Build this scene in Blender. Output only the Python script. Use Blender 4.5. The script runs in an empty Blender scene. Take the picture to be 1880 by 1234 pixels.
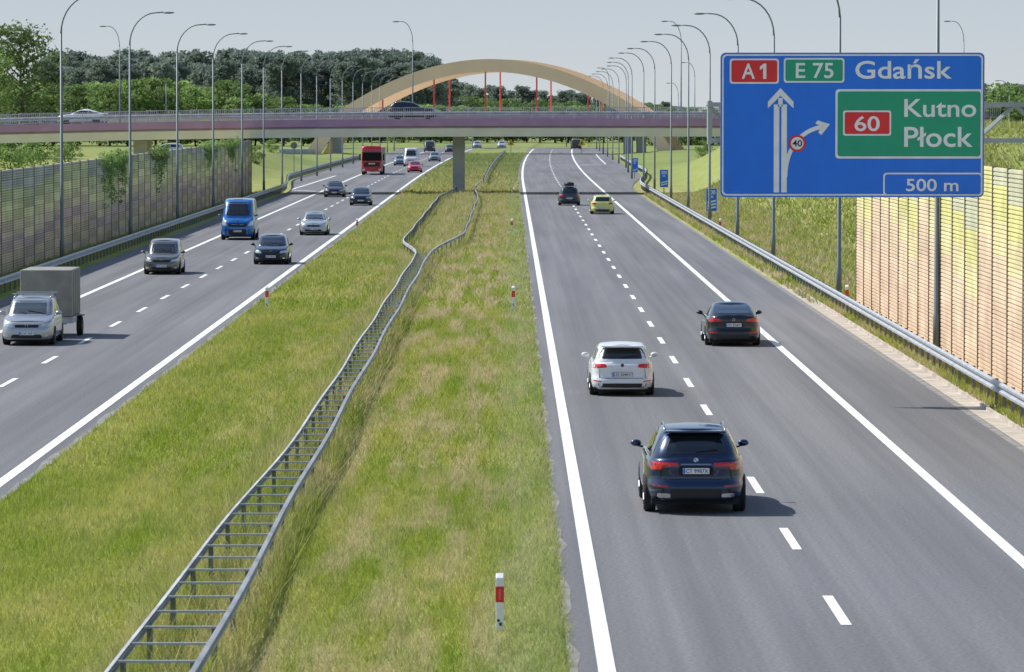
import bpy, bmesh, math, random
import numpy as np
from mathutils import Vector, Matrix
from mathutils.bvhtree import BVHTree
R=math.radians; PI=math.pi
random.seed(7); rng=np.random.default_rng(7)
S=bpy.context.scene; COL=S.collection
F=8339.0; EYE=7.95
def shift(y): return 0.0 if y<480 else 3.2*((y-480)/420)**2

# ------------------------------------------------------------------ materials
def nt(name):
    m=bpy.data.materials.new(name); m.use_nodes=True; t=m.node_tree
    return m,t,t.nodes,t.links,t.nodes['Principled BSDF']
def mat(name,c,rough=.5,metal=0,coat=0,var=.08,scale=2.0,bump=0,spec=None):
    m,t,N,L,b=nt(name)
    tc=N.new('ShaderNodeTexCoord'); n=N.new('ShaderNodeTexNoise'); n.inputs['Scale'].default_value=scale; n.inputs['Detail'].default_value=5
    L.new(tc.outputs['Object'],n.inputs['Vector'])
    r=N.new('ShaderNodeValToRGB'); r.color_ramp.elements[0].position=.3; r.color_ramp.elements[1].position=.7
    r.color_ramp.elements[0].color=(*[x*(1-var) for x in c],1); r.color_ramp.elements[1].color=(*[min(1,x*(1+var)) for x in c],1)
    L.new(n.outputs['Fac'],r.inputs['Fac']); L.new(r.outputs['Color'],b.inputs['Base Color'])
    b.inputs['Roughness'].default_value=rough; b.inputs['Metallic'].default_value=metal
    b.inputs['Coat Weight'].default_value=coat; b.inputs['Coat Roughness'].default_value=.05
    if spec is not None: b.inputs['Specular IOR Level'].default_value=spec
    if bump:
        bp=N.new('ShaderNodeBump'); bp.inputs['Strength'].default_value=bump; L.new(n.outputs['Fac'],bp.inputs['Height']); L.new(bp.outputs['Normal'],b.inputs['Normal'])
    return m
M={}
M['zinc']=mat('galvanised_steel',(.42,.44,.46),.5,.4,var=.2,scale=1.5)
M['zinc2']=mat('weathered_zinc_rail',(.38,.39,.40),.6,.2,var=.3,scale=.8)
M['zincdark']=mat('dull_post_steel',(.20,.21,.22),.6,.5,var=.2)
M['lamp']=mat('lamp_pole_steel',(.19,.22,.23),.55,.3,var=.1)
M['white']=mat('white_paint',(.82,.82,.82),.5)
M['line']=mat('road_marking_paint',(.80,.80,.78),.65,var=.12,scale=1.2)
M['red']=mat('red_sign',(.72,.02,.025),.45)
M['redref']=mat('red_reflector',(.85,.12,.12),.3)
M['blue']=mat('blue_sign',(.002,.17,.78),.4,var=.04)
M['green']=mat('green_sign',(.002,.33,.18),.4,var=.04)
M['black']=mat('black_plastic',(.015,.015,.017),.55)
M['gap']=mat('panel_gap_shadow',(.004,.004,.004),.9)
M['under']=mat('underbody',(.01,.01,.01),.8)
M['tyre']=mat('tyre_rubber',(.018,.018,.018),.8)
M['rim']=mat('alloy_rim',(.12,.12,.13),.4,.8)
M['glass']=mat('car_glass',(.012,.016,.02),.06,0,coat=1)
M['glassl']=mat('car_glass_pale',(.05,.065,.075),.06,0,coat=1)
M['tail']=mat('tail_lamp_red',(.66,.010,.014),.15,coat=1)
M['lens']=mat('headlamp_lens',(.62,.65,.68),.12,.3,coat=1)
M['chrome']=mat('chrome_trim',(.6,.6,.62),.15,1)
M['purple']=mat('mauve_fascia_paint',(.42,.25,.38),.6,var=.12,scale=.5)
M['cream']=mat('pale_cream_girder_concrete',(.76,.73,.58),.75,var=.10,scale=.4)
M['conc']=mat('pier_concrete',(.42,.43,.43),.8,var=.12,scale=.8)
M['gutter']=mat('beige_concrete_gutter',(.46,.40,.33),.85,var=.25,scale=1.4)
M['rail']=mat('mauve_grey_railing',(.48,.46,.54),.5,.1)
M['arch']=mat('apricot_arch_paint',(.97,.68,.44),.55,var=.05,scale=.3)
M['hanger']=mat('red_hanger_paint',(.74,.06,.06),.5)
M['yellow']=mat('yellow_board',(.85,.5,.03),.5)
M['bark']=mat('bark',(.13,.10,.07),.9,var=.4,scale=3)
M['pinebark']=mat('pine_bark',(.24,.15,.10),.9,var=.3,scale=3)
M['gantry']=mat('gantry_steel',(.36,.40,.40),.5,.3,var=.1)
M['tarp']=mat('grey_tarpaulin',(.27,.26,.225),.7,var=.18,scale=2,bump=.25)
M['truckred']=mat('red_truck_paint',(.55,.02,.03),.3,coat=.6)
def attr_mat(name,ramp,rough=.8,trans=0.0):
    m,t,N,L,b=nt(name)
    a=N.new('ShaderNodeAttribute'); a.attribute_name='rnd'
    r=N.new('ShaderNodeValToRGB'); e=r.color_ramp.elements
    e[0].position=ramp[0][0]; e[0].color=(*ramp[0][1],1); e[1].position=ramp[-1][0]; e[1].color=(*ramp[-1][1],1)
    for p,c in ramp[1:-1]:
        x=e.new(p); x.color=(*c,1)
    L.new(a.outputs['Fac'],r.inputs['Fac'])
    oi=N.new('ShaderNodeObjectInfo'); hs=N.new('ShaderNodeHueSaturation'); mr=N.new('ShaderNodeMapRange'); mr.inputs[3].default_value=.78; mr.inputs[4].default_value=1.25
    L.new(oi.outputs['Random'],mr.inputs[0]); L.new(mr.outputs[0],hs.inputs['Value']); L.new(r.outputs['Color'],hs.inputs['Color'])
    L.new(hs.outputs['Color'],b.inputs['Base Color']); b.inputs['Roughness'].default_value=rough
    b.inputs['Specular IOR Level'].default_value=.2
    if trans:
        tr=N.new('ShaderNodeBsdfTranslucent'); L.new(hs.outputs['Color'],tr.inputs['Color'])
        mx=N.new('ShaderNodeMixShader'); mx.inputs[0].default_value=trans
        L.new(b.outputs[0],mx.inputs[1]); L.new(tr.outputs[0],mx.inputs[2]); L.new(mx.outputs[0],N['Material Output'].inputs['Surface'])
    return m
M['pine']=attr_mat('hazed_pine_needles',[(0,(.17,.215,.19)),(.5,(.22,.27,.21)),(1,(.30,.35,.25))],trans=.45)  # distance haze painted into the needles as paler, bluer greens
M['leaf']=attr_mat('fresh_green_leaves',[(0,(.15,.23,.08)),(.5,(.25,.36,.11)),(1,(.36,.47,.17))],trans=.45)
M['leaf2']=attr_mat('mid_green_leaves',[(0,(.11,.17,.06)),(.5,(.18,.26,.085)),(1,(.28,.36,.13))],trans=.42)
def col_mat(name,rough=.8,var=.12):
    m,t,N,L,b=nt(name)
    a=N.new('ShaderNodeAttribute'); a.attribute_name='Col'
    tc=N.new('ShaderNodeNewGeometry'); n=N.new('ShaderNodeTexNoise'); n.inputs['Scale'].default_value=.8; n.inputs['Detail'].default_value=6
    L.new(tc.outputs['Position'],n.inputs['Vector'])
    mr=N.new('ShaderNodeMapRange'); mr.inputs[1].default_value=.3; mr.inputs[2].default_value=.7; mr.inputs[3].default_value=1-var*1.6; mr.inputs[4].default_value=1+var
    L.new(n.outputs['Fac'],mr.inputs[0])
    v=N.new('ShaderNodeVectorMath'); v.operation='SCALE'; L.new(a.outputs['Color'],v.inputs[0]); L.new(mr.outputs[0],v.inputs['Scale'])
    L.new(v.outputs[0],b.inputs['Base Color']); b.inputs['Roughness'].default_value=rough; b.inputs['Specular IOR Level'].default_value=.2
    return m
M['panel']=col_mat('coloured_barrier_panels')

def grass_color(N,L,blade):
    g=N.new('ShaderNodeNewGeometry'); sp=N.new('ShaderNodeSeparateXYZ'); L.new(g.outputs['Position'],sp.inputs[0])
    def noise(sx,sy,detail=4):
        mp=N.new('ShaderNodeMapping'); mp.inputs['Scale'].default_value=(sx,sy,0.0); L.new(g.outputs['Position'],mp.inputs['Vector'])
        n=N.new('ShaderNodeTexNoise'); n.inputs['Scale'].default_value=1; n.inputs['Detail'].default_value=detail; L.new(mp.outputs[0],n.inputs['Vector']); return n.outputs['Fac']
    def mr(x,a,b,c=0,d=1):
        m=N.new('ShaderNodeMapRange'); m.inputs[1].default_value=a; m.inputs[2].default_value=b; m.inputs[3].default_value=c; m.inputs[4].default_value=d; L.new(x,m.inputs[0]); return m.outputs[0]
    def mix(f,a,b):
        m=N.new('ShaderNodeMix'); m.data_type='RGBA'
        L.new(f,m.inputs[0])
        for i,v in ((6,a),(7,b)):
            if isinstance(v,tuple): m.inputs[i].default_value=(*v,1)
            else: L.new(v,m.inputs[i])
        return m.outputs[2]
    def mth(op,a,b):
        m=N.new('ShaderNodeMath'); m.operation=op; m.use_clamp=True
        for i,v in ((0,a),(1,b)):
            if isinstance(v,(int,float)): m.inputs[i].default_value=v
            else: L.new(v,m.inputs[i])
        return m.outputs[0]
    n1=mr(noise(.55,.09),.38,.62)
    c=mix(n1,(.26,.335,.03),(.42,.42,.10))
    n2=mr(noise(1.5,.10),.42,.62)
    dryx=mr(sp.outputs['X'],-8,-3.2,.12,1)
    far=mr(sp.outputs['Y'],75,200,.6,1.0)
    c=mix(mth('MULTIPLY',mth('MULTIPLY',n2,dryx),far),c,(.58,.47,.30))
    n3=mr(noise(2.2,.5),.50,.66)
    c=mix(mth('MULTIPLY',n3,.45),c,(.21,.29,.035))
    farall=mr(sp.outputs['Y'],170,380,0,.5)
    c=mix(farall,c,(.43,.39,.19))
    e=mth('MULTIPLY',mr(sp.outputs['X'],-.6,.1),mr(sp.outputs['X'],.95,.8))
    c=mix(mth('MULTIPLY',e,.4),c,(.34,.43,.17))
    rb_=mth('MULTIPLY',mr(sp.outputs['X'],15,19),.6)
    c=mix(rb_,c,(.27,.33,.07))
    vf=mth('MULTIPLY',mr(sp.outputs['Y'],440,640),mr(noise(.06,.03,6),.35,.6,.5,1))
    c=mix(vf,c,(.20,.26,.085))
    return c,mix,mth,mr,noise
def grass_ground():
    m,t,N,L,b=nt('rough_grass_turf')
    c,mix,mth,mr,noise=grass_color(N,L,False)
    f=mr(noise(9,9,6),.3,.7)
    c=mix(mth('MULTIPLY',f,.45),c,(.14,.16,.05))
    f2=mr(noise(.5,.35,8),.42,.62)
    c=mix(mth('MULTIPLY',f2,.4),c,(.20,.25,.06))
    L.new(c,b.inputs['Base Color']); b.inputs['Roughness'].default_value=.95; b.inputs['Specular IOR Level'].default_value=.1
    return m
def grass_blade():
    m,t,N,L,b=nt('grass_blades')
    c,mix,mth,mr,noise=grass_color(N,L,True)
    a=N.new('ShaderNodeAttribute'); a.attribute_name='rnd'
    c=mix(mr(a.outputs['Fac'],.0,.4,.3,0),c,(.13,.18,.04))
    c=mix(mr(a.outputs['Fac'],.72,1.0,0,.75),c,(.64,.58,.35))
    L.new(c,b.inputs['Base Color']); b.inputs['Roughness'].default_value=.8; b.inputs['Specular IOR Level'].default_value=.15
    tr=N.new('ShaderNodeBsdfTranslucent'); L.new(c,tr.inputs['Color'])
    mx=N.new('ShaderNodeMixShader'); mx.inputs[0].default_value=.5
    L.new(b.outputs[0],mx.inputs[1]); L.new(tr.outputs[0],mx.inputs[2]); L.new(mx.outputs[0],N['Material Output'].inputs['Surface'])
    return m
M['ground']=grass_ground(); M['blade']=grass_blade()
def asphalt():
    m,t,N,L,b=nt('asphalt')
    g=N.new('ShaderNodeNewGeometry')
    def noise(s,d=5):
        mp=N.new('ShaderNodeMapping'); mp.inputs['Scale'].default_value=s; L.new(g.outputs['Position'],mp.inputs['Vector'])
        n=N.new('ShaderNodeTexNoise'); n.inputs['Scale'].default_value=1; n.inputs['Detail'].default_value=d; L.new(mp.outputs[0],n.inputs['Vector']); return n.outputs['Fac']
    def ramp(f,a,ca,b_,cb):
        r=N.new('ShaderNodeValToRGB'); r.color_ramp.elements[0].position=a; r.color_ramp.elements[1].position=b_
        r.color_ramp.elements[0].color=(*ca,1); r.color_ramp.elements[1].color=(*cb,1); L.new(f,r.inputs['Fac']); return r.outputs['Color']
    def mul(a,c):
        mx=N.new('ShaderNodeMix'); mx.data_type='RGBA'; mx.blend_type='MULTIPLY'; mx.inputs[0].default_value=1
        L.new(a,mx.inputs[6]); L.new(c,mx.inputs[7]); return mx.outputs[2]
    c=ramp(noise((.9,.02,1)),.32,(.148,.148,.154),.68,(.200,.198,.202))
    c=mul(c,ramp(noise((14,14,1),8),.35,(.80,.80,.80),.65,(1.16,1.16,1.16)))
    c=mul(c,ramp(noise((3.2,.012,1),3),.35,(.90,.90,.91),.62,(1.05,1.05,1.05)))
    c=mul(c,ramp(noise((.22,.03,1),7),.36,(.92,.915,.91),.60,(1.03,1.03,1.03)))
    L.new(c,b.inputs['Base Color']); b.inputs['Roughness'].default_value=.85; b.inputs['Specular IOR Level'].default_value=.25
    return m
M['asphalt']=asphalt()
M['dust']=mat('dusty_road_edge',(.235,.225,.21),.9,var=.3,scale=1.5)

# ------------------------------------------------------------------ mesh helpers
class MB:
    def __init__(s): s.v=[]; s.f=[]; s.m=[]
    def add(s,vs,fs,mi=0):
        b=len(s.v); s.v+=[tuple(v) for v in vs]; s.f+=[tuple(b+i for i in f) for f in fs]; s.m+=[mi]*len(fs); return s
    def box(s,x0,x1,y0,y1,z0,z1,mi=0):
        return s.add([(x0,y0,z0),(x1,y0,z0),(x1,y1,z0),(x0,y1,z0),(x0,y0,z1),(x1,y0,z1),(x1,y1,z1),(x0,y1,z1)],
            [(0,3,2,1),(4,5,6,7),(0,1,5,4),(1,2,6,5),(2,3,7,6),(3,0,4,7)],mi)
    def tube(s,pts,rad,n=8,mi=0):
        P=[Vector(p) for p in pts]
        if not isinstance(rad,(list,tuple)): rad=[rad]*len(P)
        vs=[];fs=[]
        for i,p in enumerate(P):
            d=(P[min(i+1,len(P)-1)]-P[max(i-1,0)]).normalized()
            a=d.orthogonal().normalized() if i==0 else (a-d*a.dot(d)).normalized()
            c=d.cross(a)
            for k in range(n):
                t=2*PI*k/n; vs.append(p+(a*math.cos(t)+c*math.sin(t))*rad[i])
        for i in range(len(P)-1):
            for k in range(n):
                fs.append((i*n+k,i*n+(k+1)%n,(i+1)*n+(k+1)%n,(i+1)*n+k))
        fs.append(tuple(range(n-1,-1,-1))); fs.append(tuple((len(P)-1)*n+k for k in range(n)))
        return s.add(vs,fs,mi)
    def lathex(s,prof,c,n=24,mi=0):
        vs=[];fs=[]
        for x,r in prof:
            for k in range(n):
                t=2*PI*k/n; vs.append((c[0]+x,c[1]+r*math.cos(t),c[2]+r*math.sin(t)))
        for i in range(len(prof)-1):
            for k in range(n): fs.append((i*n+k,i*n+(k+1)%n,(i+1)*n+(k+1)%n,(i+1)*n+k))
        fs.append(tuple(range(n))); fs.append(tuple((len(prof)-1)*n+k for k in range(n-1,-1,-1)))
        return s.add(vs,fs,mi)
    def poly_xz(s,pts,y0,y1,mi=0):
        n=len(pts); vs=[(x,y0,z) for x,z in pts]+[(x,y1,z) for x,z in pts]
        fs=[tuple(range(n)),tuple(range(2*n-1,n-1,-1))]+[(i,(i+1)%n,n+(i+1)%n,n+i) for i in range(n)]
        return s.add(vs,fs,mi)
    def ellipsoid(s,c,r,nu=12,nv=8,mi=0):
        vs=[];fs=[]
        for j in range(nv+1):
            p=PI*j/nv
            for i in range(nu):
                t=2*PI*i/nu; vs.append((c[0]+r[0]*math.sin(p)*math.cos(t),c[1]+r[1]*math.sin(p)*math.sin(t),c[2]+r[2]*math.cos(p)))
        for j in range(nv):
            for i in range(nu): fs.append((j*nu+i,j*nu+(i+1)%nu,(j+1)*nu+(i+1)%nu,(j+1)*nu+i))
        return s.add(vs,fs,mi)
    def build(s,name,m,parent=None,smooth=False,bevel=0,loc=None,merge=False):
        me=bpy.data.meshes.new(name); me.from_pydata(s.v,[],s.f)
        for x in (m if isinstance(m,(list,tuple)) else [m]): me.materials.append(M[x] if isinstance(x,str) else x)
        me.polygons.foreach_set('material_index',s.m)
        bm=bmesh.new(); bm.from_mesh(me)
        if merge: bmesh.ops.remove_doubles(bm,verts=bm.verts,dist=.0015)
        bmesh.ops.recalc_face_normals(bm,faces=bm.faces); bm.to_mesh(me); bm.free()
        if smooth: me.polygons.foreach_set('use_smooth',[True]*len(me.polygons))
        o=bpy.data.objects.new(name,me); COL.objects.link(o)
        if parent: o.parent=parent
        if loc: o.location=loc
        if bevel:
            b=o.modifiers.new('b','BEVEL'); b.width=bevel; b.segments=2; b.limit_method='ANGLE'
        return o
def tag(o,label=None,cat=None,group=None,kind=None):
    if label: o['label']=label
    if cat: o['category']=cat
    if group: o['group']=group
    if kind: o['kind']=kind
    return o
def empty(name,loc,rz=0,label=None,cat=None,group=None):
    o=bpy.data.objects.new(name,None); o.empty_display_size=.2; COL.objects.link(o); o.location=loc; o.rotation_euler=(0,0,rz)
    return tag(o,label,cat,group)
def copy_tree(o,parent=None):
    c=o.copy(); COL.objects.link(c)
    if parent: c.parent=parent
    for ch in list(o.children): copy_tree(ch,c)
    return c
def np_mesh(name,V,k,m,parent=None,rnd=None,loc=None):
    n=len(V); me=bpy.data.meshes.new(name)
    me.vertices.add(n); me.vertices.foreach_set('co',V.astype(np.float32).ravel())
    me.loops.add(n); me.loops.foreach_set('vertex_index',np.arange(n,dtype=np.int32))
    me.polygons.add(n//k); me.polygons.foreach_set('loop_start',np.arange(0,n,k,dtype=np.int32))
    try: me.polygons.foreach_set('loop_total',np.full(n//k,k,dtype=np.int32))
    except Exception: pass
    if rnd is not None:
        a=me.attributes.new('rnd','FLOAT','POINT'); a.data.foreach_set('value',rnd.astype(np.float32))
    me.update(calc_edges=True); me.materials.append(M[m])
    o=bpy.data.objects.new(name,me); COL.objects.link(o)
    if parent: o.parent=parent
    if loc: o.location=loc
    return o
def text_mesh(name,s,m,parent,x0,x1,z0,z1,y,flip=False,bold=.0,solid=.004):
    cu=bpy.data.curves.new('t','FONT'); cu.body=s; cu.size=1; cu.offset=bold; cu.extrude=.02; cu.resolution_u=4
    ob=bpy.data.objects.new('t',cu); COL.objects.link(ob); bpy.context.view_layer.update()
    me=bpy.data.meshes.new_from_object(ob.evaluated_get(bpy.context.evaluated_depsgraph_get()))
    COL.objects.unlink(ob); bpy.data.objects.remove(ob)
    n=len(me.vertices); co=np.zeros(n*3); me.vertices.foreach_get('co',co); co=co.reshape(-1,3)
    mn=co.min(0); mx=co.max(0)
    u=(co[:,0]-mn[0])/(mx[0]-mn[0]); v=(co[:,1]-mn[1])/(mx[1]-mn[1]); d=(co[:,2]+.02)/.04
    out=np.zeros_like(co)
    if flip: out[:,0]=x1-(x1-x0)*u; out[:,1]=y+solid*d
    else: out[:,0]=x0+(x1-x0)*u; out[:,1]=y-solid*d
    out[:,2]=z0+(z1-z0)*v
    me.vertices.foreach_set('co',out.ravel()); me.materials.clear(); me.materials.append(M[m]); me.update()
    o=bpy.data.objects.new(name,me); COL.objects.link(o); o.parent=parent
    return o

# ------------------------------------------------------------------ terrain
def sm(x,a,b):
    t=max(0,min(1,(x-a)/(b-a))); return t*t*(3-2*t)
def gh(x,y):
    h=0
    if x>15: h+=6.5*sm(x,15.3+2.5*sm(y,400,450),28)*sm(y,170,330)*(1-.88*sm(y,470,640))
    if x<-25: h+=2.6*sm(-x,26,37)*sm(y,440,500)*(1-sm(y,600,760))
    return h
ROADS=[(-21.3,-10.3),(.83,12.1)]
def ground_z(x,y):
    for a,b in ROADS:
        if a+.04<x<b-.04: return -.06
        if a-.06<=x<=b+.06: return -.008
    if y>425 and (12<x<16.5 or -25.5<x<-21): return -.05
    if -10.3<x<.83: return .03*math.sin(x*2.1)*math.sin(y*.13)+.02-.10*math.exp(-((x+7)/1.8)**2)
    return gh(x,y)
xs=sorted(set([-3000,-1500,-800,-400,-250,-160,-110,-80,-60,-50,-44,-40]+list(np.arange(-37,-22,1.0))+[-21.4,-21.34,-21.2,-19,-16,-13,-10.4,-10.26,-10.2]+list(np.arange(-9.8,.7,.5))+[.75,.79,.9,3,6,9,12.0,12.14,12.2,13,14,15]+list(np.arange(16,30,1.0))+[32,35,40,50,65,90,130,200,400,800,1500,3000]))
ys=list(np.arange(30,300,5))+list(np.arange(300,700,10))+list(np.arange(700,1600,30))+[1800,2200,3000,4500,7000]
V=[];Fc=[]
for y in ys:
    for x in xs:
        z=ground_z(x,y) if y<1000 or abs(x)<26 else gh(x,y)
        if (x>17 or x<-27) and abs(x)<200: z+=.12*math.sin(x*.9+y*.21)*math.sin(y*.17+x*.3)
        V.append((x+shift(min(y,1600)),y,z))
nx=len(xs)
for j in range(len(ys)-1):
    for i in range(nx-1): Fc.append((j*nx+i,j*nx+i+1,(j+1)*nx+i+1,(j+1)*nx+i))
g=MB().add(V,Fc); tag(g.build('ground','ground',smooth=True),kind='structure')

def strip(x0,x1,y0,y1,z,step=10):
    mb=MB(); n=max(1,int(math.ceil((y1-y0)/step))); vs=[];fs=[]
    for i in range(n+1):
        y=y0+(y1-y0)*i/n; a=x0(y) if callable(x0) else x0; b=x1(y) if callable(x1) else x1
        vs+=[(a+shift(y),y,z),(b+shift(y),y,z)]
    for i in range(n): fs.append((2*i,2*i+1,2*i+3,2*i+2))
    mb.add(vs,fs); return mb
tag(strip(lambda y:-21.3-3.2*sm(y,430,520),-10.3,30,915,0).build('left_carriageway','asphalt'),kind='structure')
tag(strip(.83,lambda y:12.1+3.6*sm(y,440,560),30,915,0).build('right_carriageway','asphalt'),kind='structure')
tag(MB().add([(-60,915.1,.03),(70,915.1,.03),(70,930,.03),(-60,930,.03)],[(0,1,2,3)]).build('slip_road','asphalt'),kind='structure')
edge=lambda y:.93+.07*math.sin(y*.7)+.05*math.sin(y*2.3)
mb=strip(.83,edge,30,900,.004,step=1.5)
m2=strip(lambda y:-10.48+.05*math.sin(y*.9)+.04*math.sin(y*2.7),-10.3,30,700,.0035,step=2); mb.add(m2.v,m2.f)
m2=strip(11.9,12.1,30,400,.0035); mb.add(m2.v,m2.f)
tag(mb.build('dusty_verge_edge','dust'),kind='structure')
def lineo(x,w,y0,y1,dx=None):
    f=lambda y:x+(dx(y) if dx else 0)
    return strip(lambda y:f(y)-w/2,lambda y:f(y)+w/2,y0,y1,.008)
mk=MB()
for l in (lineo(1.37,.25,40,905),lineo(9.0,.24,40,905),lineo(-10.85,.26,40,905),lineo(-18.2,.24,40,905),lineo(13.2,.18,655,800)):
    mk.add(l.v,l.f)
y=57.7
while y>30: y-=12
while y<895:
    for x in (5.18,-14.6):
        d=strip(x-.085,x+.085,y,y+4.2,.008,step=5); mk.add(d.v,d.f)
    y+=12
def seg(p,q,w):
    (x0,y0),(x1,y1)=p,q
    mk.add([(x0-w/2+shift(y0),y0,.0165),(x0+w/2+shift(y0),y0,.0165),(x1+w/2+shift(y1),y1,.0165),(x1-w/2+shift(y1),y1,.0165)],[(0,1,2,3)])
seg((9.3,640),(13.1,655),.3); seg((-18.6,437),(-21.5,445),.5); seg((-21.6,445),(-20.8,540),.25)
tag(mk.build('road_marking','line'),kind='structure')
gm=strip(12.1,12.55,90,205,.012); g2=strip(12.55,12.62,90,205,.10); gm.add(g2.v,g2.f)
for (xa,za,zb_) in ((12.55,.012,.10),(12.62,.10,-.01)):
    gm.add([(xa,90,za),(xa,205,za),(xa,205,zb_),(xa,90,zb_)],[(0,1,2,3)])
g3=strip(12.62,13.1,90,205,.015); gm.add(g3.v,g3.f)
tag(gm.build('gutter','gutter'),kind='structure')

# ------------------------------------------------------------------ grass
def blades(n,x0,x1,y0,y1,w,h,tf=.06):
    x=rng.uniform(x0,x1,n); y=rng.uniform(y0,y1,n)
    z=np.array([ground_z(a,b) for a,b in zip(x,y)]); x=x+np.array([shift(b) for b in y])
    cl=np.sin(x*3.1+np.sin(y*.9)*1.5)*np.sin(y*1.3+x)*.4+rng.normal(0,.35,n)
    hh=h*rng.uniform(.35,1.2,n)**1.3*(.85+.22*np.clip(cl,-1,1))
    tall=rng.uniform(0,1,n)<tf; hh=np.where(tall,hh*1.6,hh)
    ang=rng.uniform(0,2*PI,n); a2=rng.uniform(0,2*PI,n)
    lean=hh*rng.uniform(.2,1.0,n)
    ww=w*rng.uniform(.6,1.4,n)*np.where(tall,.7,1)
    P=np.zeros((n,3,3))
    P[:,0,0]=x-ww*np.cos(ang); P[:,0,1]=y-ww*np.sin(ang); P[:,0,2]=z-.02
    P[:,1,0]=x+ww*np.cos(ang); P[:,1,1]=y+ww*np.sin(ang); P[:,1,2]=z-.02
    P[:,2,0]=x+lean*np.cos(a2); P[:,2,1]=y+lean*np.sin(a2); P[:,2,2]=z+hh
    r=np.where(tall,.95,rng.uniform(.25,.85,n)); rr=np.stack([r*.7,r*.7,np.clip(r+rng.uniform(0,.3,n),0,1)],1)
    return P.reshape(-1,3),rr.ravel()
parts=[blades(240000,-10.3,.93,58,100,.0085,.15,.08),blades(180000,-10.3,.90,100,180,.015,.18,.08),blades(120000,-10.25,.88,180,430,.032,.25),
       blades(16000,-5.75,-3.75,58,110,.011,.46,.2),blades(20000,-5.4,-3.8,110,235,.018,.48,.25),blades(14000,-6.2,-2.7,235,428,.03,.42,.2),
       blades(30000,12.75,13.95,95,200,.02,.20),blades(36000,12.3,18,185,420,.05,.3),blades(36000,15,30,185,420,.06,.35),blades(20000,-24.3,-21.9,180,440,.03,.25),
       blades(30000,-10.25,.86,430,800,.07,.35),blades(16000,18,45,250,420,.09,.5)]
Vv=np.concatenate([p[0] for p in parts]); rr=np.concatenate([p[1] for p in parts])
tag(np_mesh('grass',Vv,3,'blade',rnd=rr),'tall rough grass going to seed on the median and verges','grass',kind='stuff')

# ------------------------------------------------------------------ guardrails
WP=[(0,.42),(.08,.46),(.08,.52),(0,.57),(0,.60),(.08,.65),(.08,.71),(0,.75)]
WPM=[(0,.49),(.045,.505),(.045,.54),(0,.56),(0,.575),(.045,.595),(.045,.63),(0,.645),(-.02,.65)]
def wbeam(path,side,prof=WP):
    mb=MB(); vs=[];fs=[]; n=len(prof)
    for x,y in path:
        for px,pz in prof: vs.append((x+side*px,y,pz))
    for i in range(len(path)-1):
        for k in range(n-1): fs.append((i*n+k,i*n+k+1,(i+1)*n+k+1,(i+1)*n+k))
    return mb.add(vs,fs)
def guardrail(x,y0,y1,side,label,step=2.0,xf=None,group=None,m='zinc'):
    f=xf or (lambda y:x)
    t=empty('guardrail',(f(y0)+shift(y0),y0,0),0,label,'guardrail',group)
    n=int((y1-y0)/4)+1; path=[(f(y0+(y1-y0)*i/n)+shift(y0+(y1-y0)*i/n)-t.location.x,(y1-y0)*i/n) for i in range(n+1)]
    wbeam(path,side).build('rail',m,t,smooth=False)
    base=None; y=y0+.5; cnt=0; rest=MB()
    while y<y1:
        X=f(y)+shift(y)-t.location.x-side*.08
        if cnt<99:
            if base is None:
                base=MB().box(-.045,.045,-.03,.03,-.1,.74).build('post','zincdark',t)
                o=base
            else:
                o=base.copy(); COL.objects.link(o); o.parent=t
            o.location=(X,y-y0,0)
        else: rest.box(X-.045,X+.045,y-y0-.03,y-y0+.03,-.1,.74)
        cnt+=1; y+=step
    if rest.v: tag(rest.build('post','zincdark',t),kind='stuff')
    return t
guardrail(12.95,95,720,-1,'long galvanised guardrail along the right shoulder below the noise wall',xf=lambda y:12.95+3.4*sm(y,440,560))
guardrail(-21.8,170,720,1,'long galvanised guardrail in front of the left noise wall',xf=lambda y:-21.8-3.0*sm(y,430,520))
t=empty('median_barrier',(-4.6,55,0),0,'ladder like double guardrail with crossbars running up the grassy median','guardrail')
def lx(y): return -4.76-.48*(1-sm(y,58,112))-1.25*sm(y,230,256)+.85*sm(y,375,428)+.03*math.sin(y*.21)
def rx(y): return -4.14+.0*(1-sm(y,58,112))+1.4*sm(y,230,275)-.55*sm(y,375,428)+.35*sm(y,430,480)+.03*math.sin(y*.19+1)
for fx,sd,ye in ((lx,-1,428),(rx,1,470)):
    pts=[(fx(y)+shift(y)+4.6,y-55) for y in np.arange(55,ye+1,3)]
    wbeam(pts,sd,WPM).build('rail','zinc2',t)
rb=None; pb=None
for i in range(88):
    y=56+i*2.0
    a=lx(y)+4.6; b=rx(y)+4.6
    if rb is None: rb=MB().box(-.5,.5,-.03,.03,.61,.64).build('crossbar','zinc',t); o=rb
    else: o=rb.copy(); COL.objects.link(o); o.parent=t
    o.location=((a+b)/2,y-55,0); o.scale=((b-a)/1.0-.01,1,1)
for i in range(98):
    y=56.2+4.0*(i//2)
    fx=lx if i%2 else rx
    if pb is None: pb=MB().box(-.04,.04,-.03,.03,-.1,.60).build('post','zincdark',t); o=pb
    else: o=pb.copy(); COL.objects.link(o); o.parent=t
    o.location=(fx(y)+4.6+(.08 if i%2 else -.08),y-55,0)
rest=MB()
y=252
while y<430:
    for fx,dd in ((lx,.06),(rx,-.06)):
        X=fx(y)+4.6+dd; rest.box(X-.04,X+.04,y-55-.03,y-55+.03,-.1,.60)
    y+=4
tag(rest.build('post','zincdark',t),kind='stuff')
guardrail(-2.7,474,800,1,'far guardrail continuing along the median beyond the bridge pier',step=4,m='zinc2')

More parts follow.
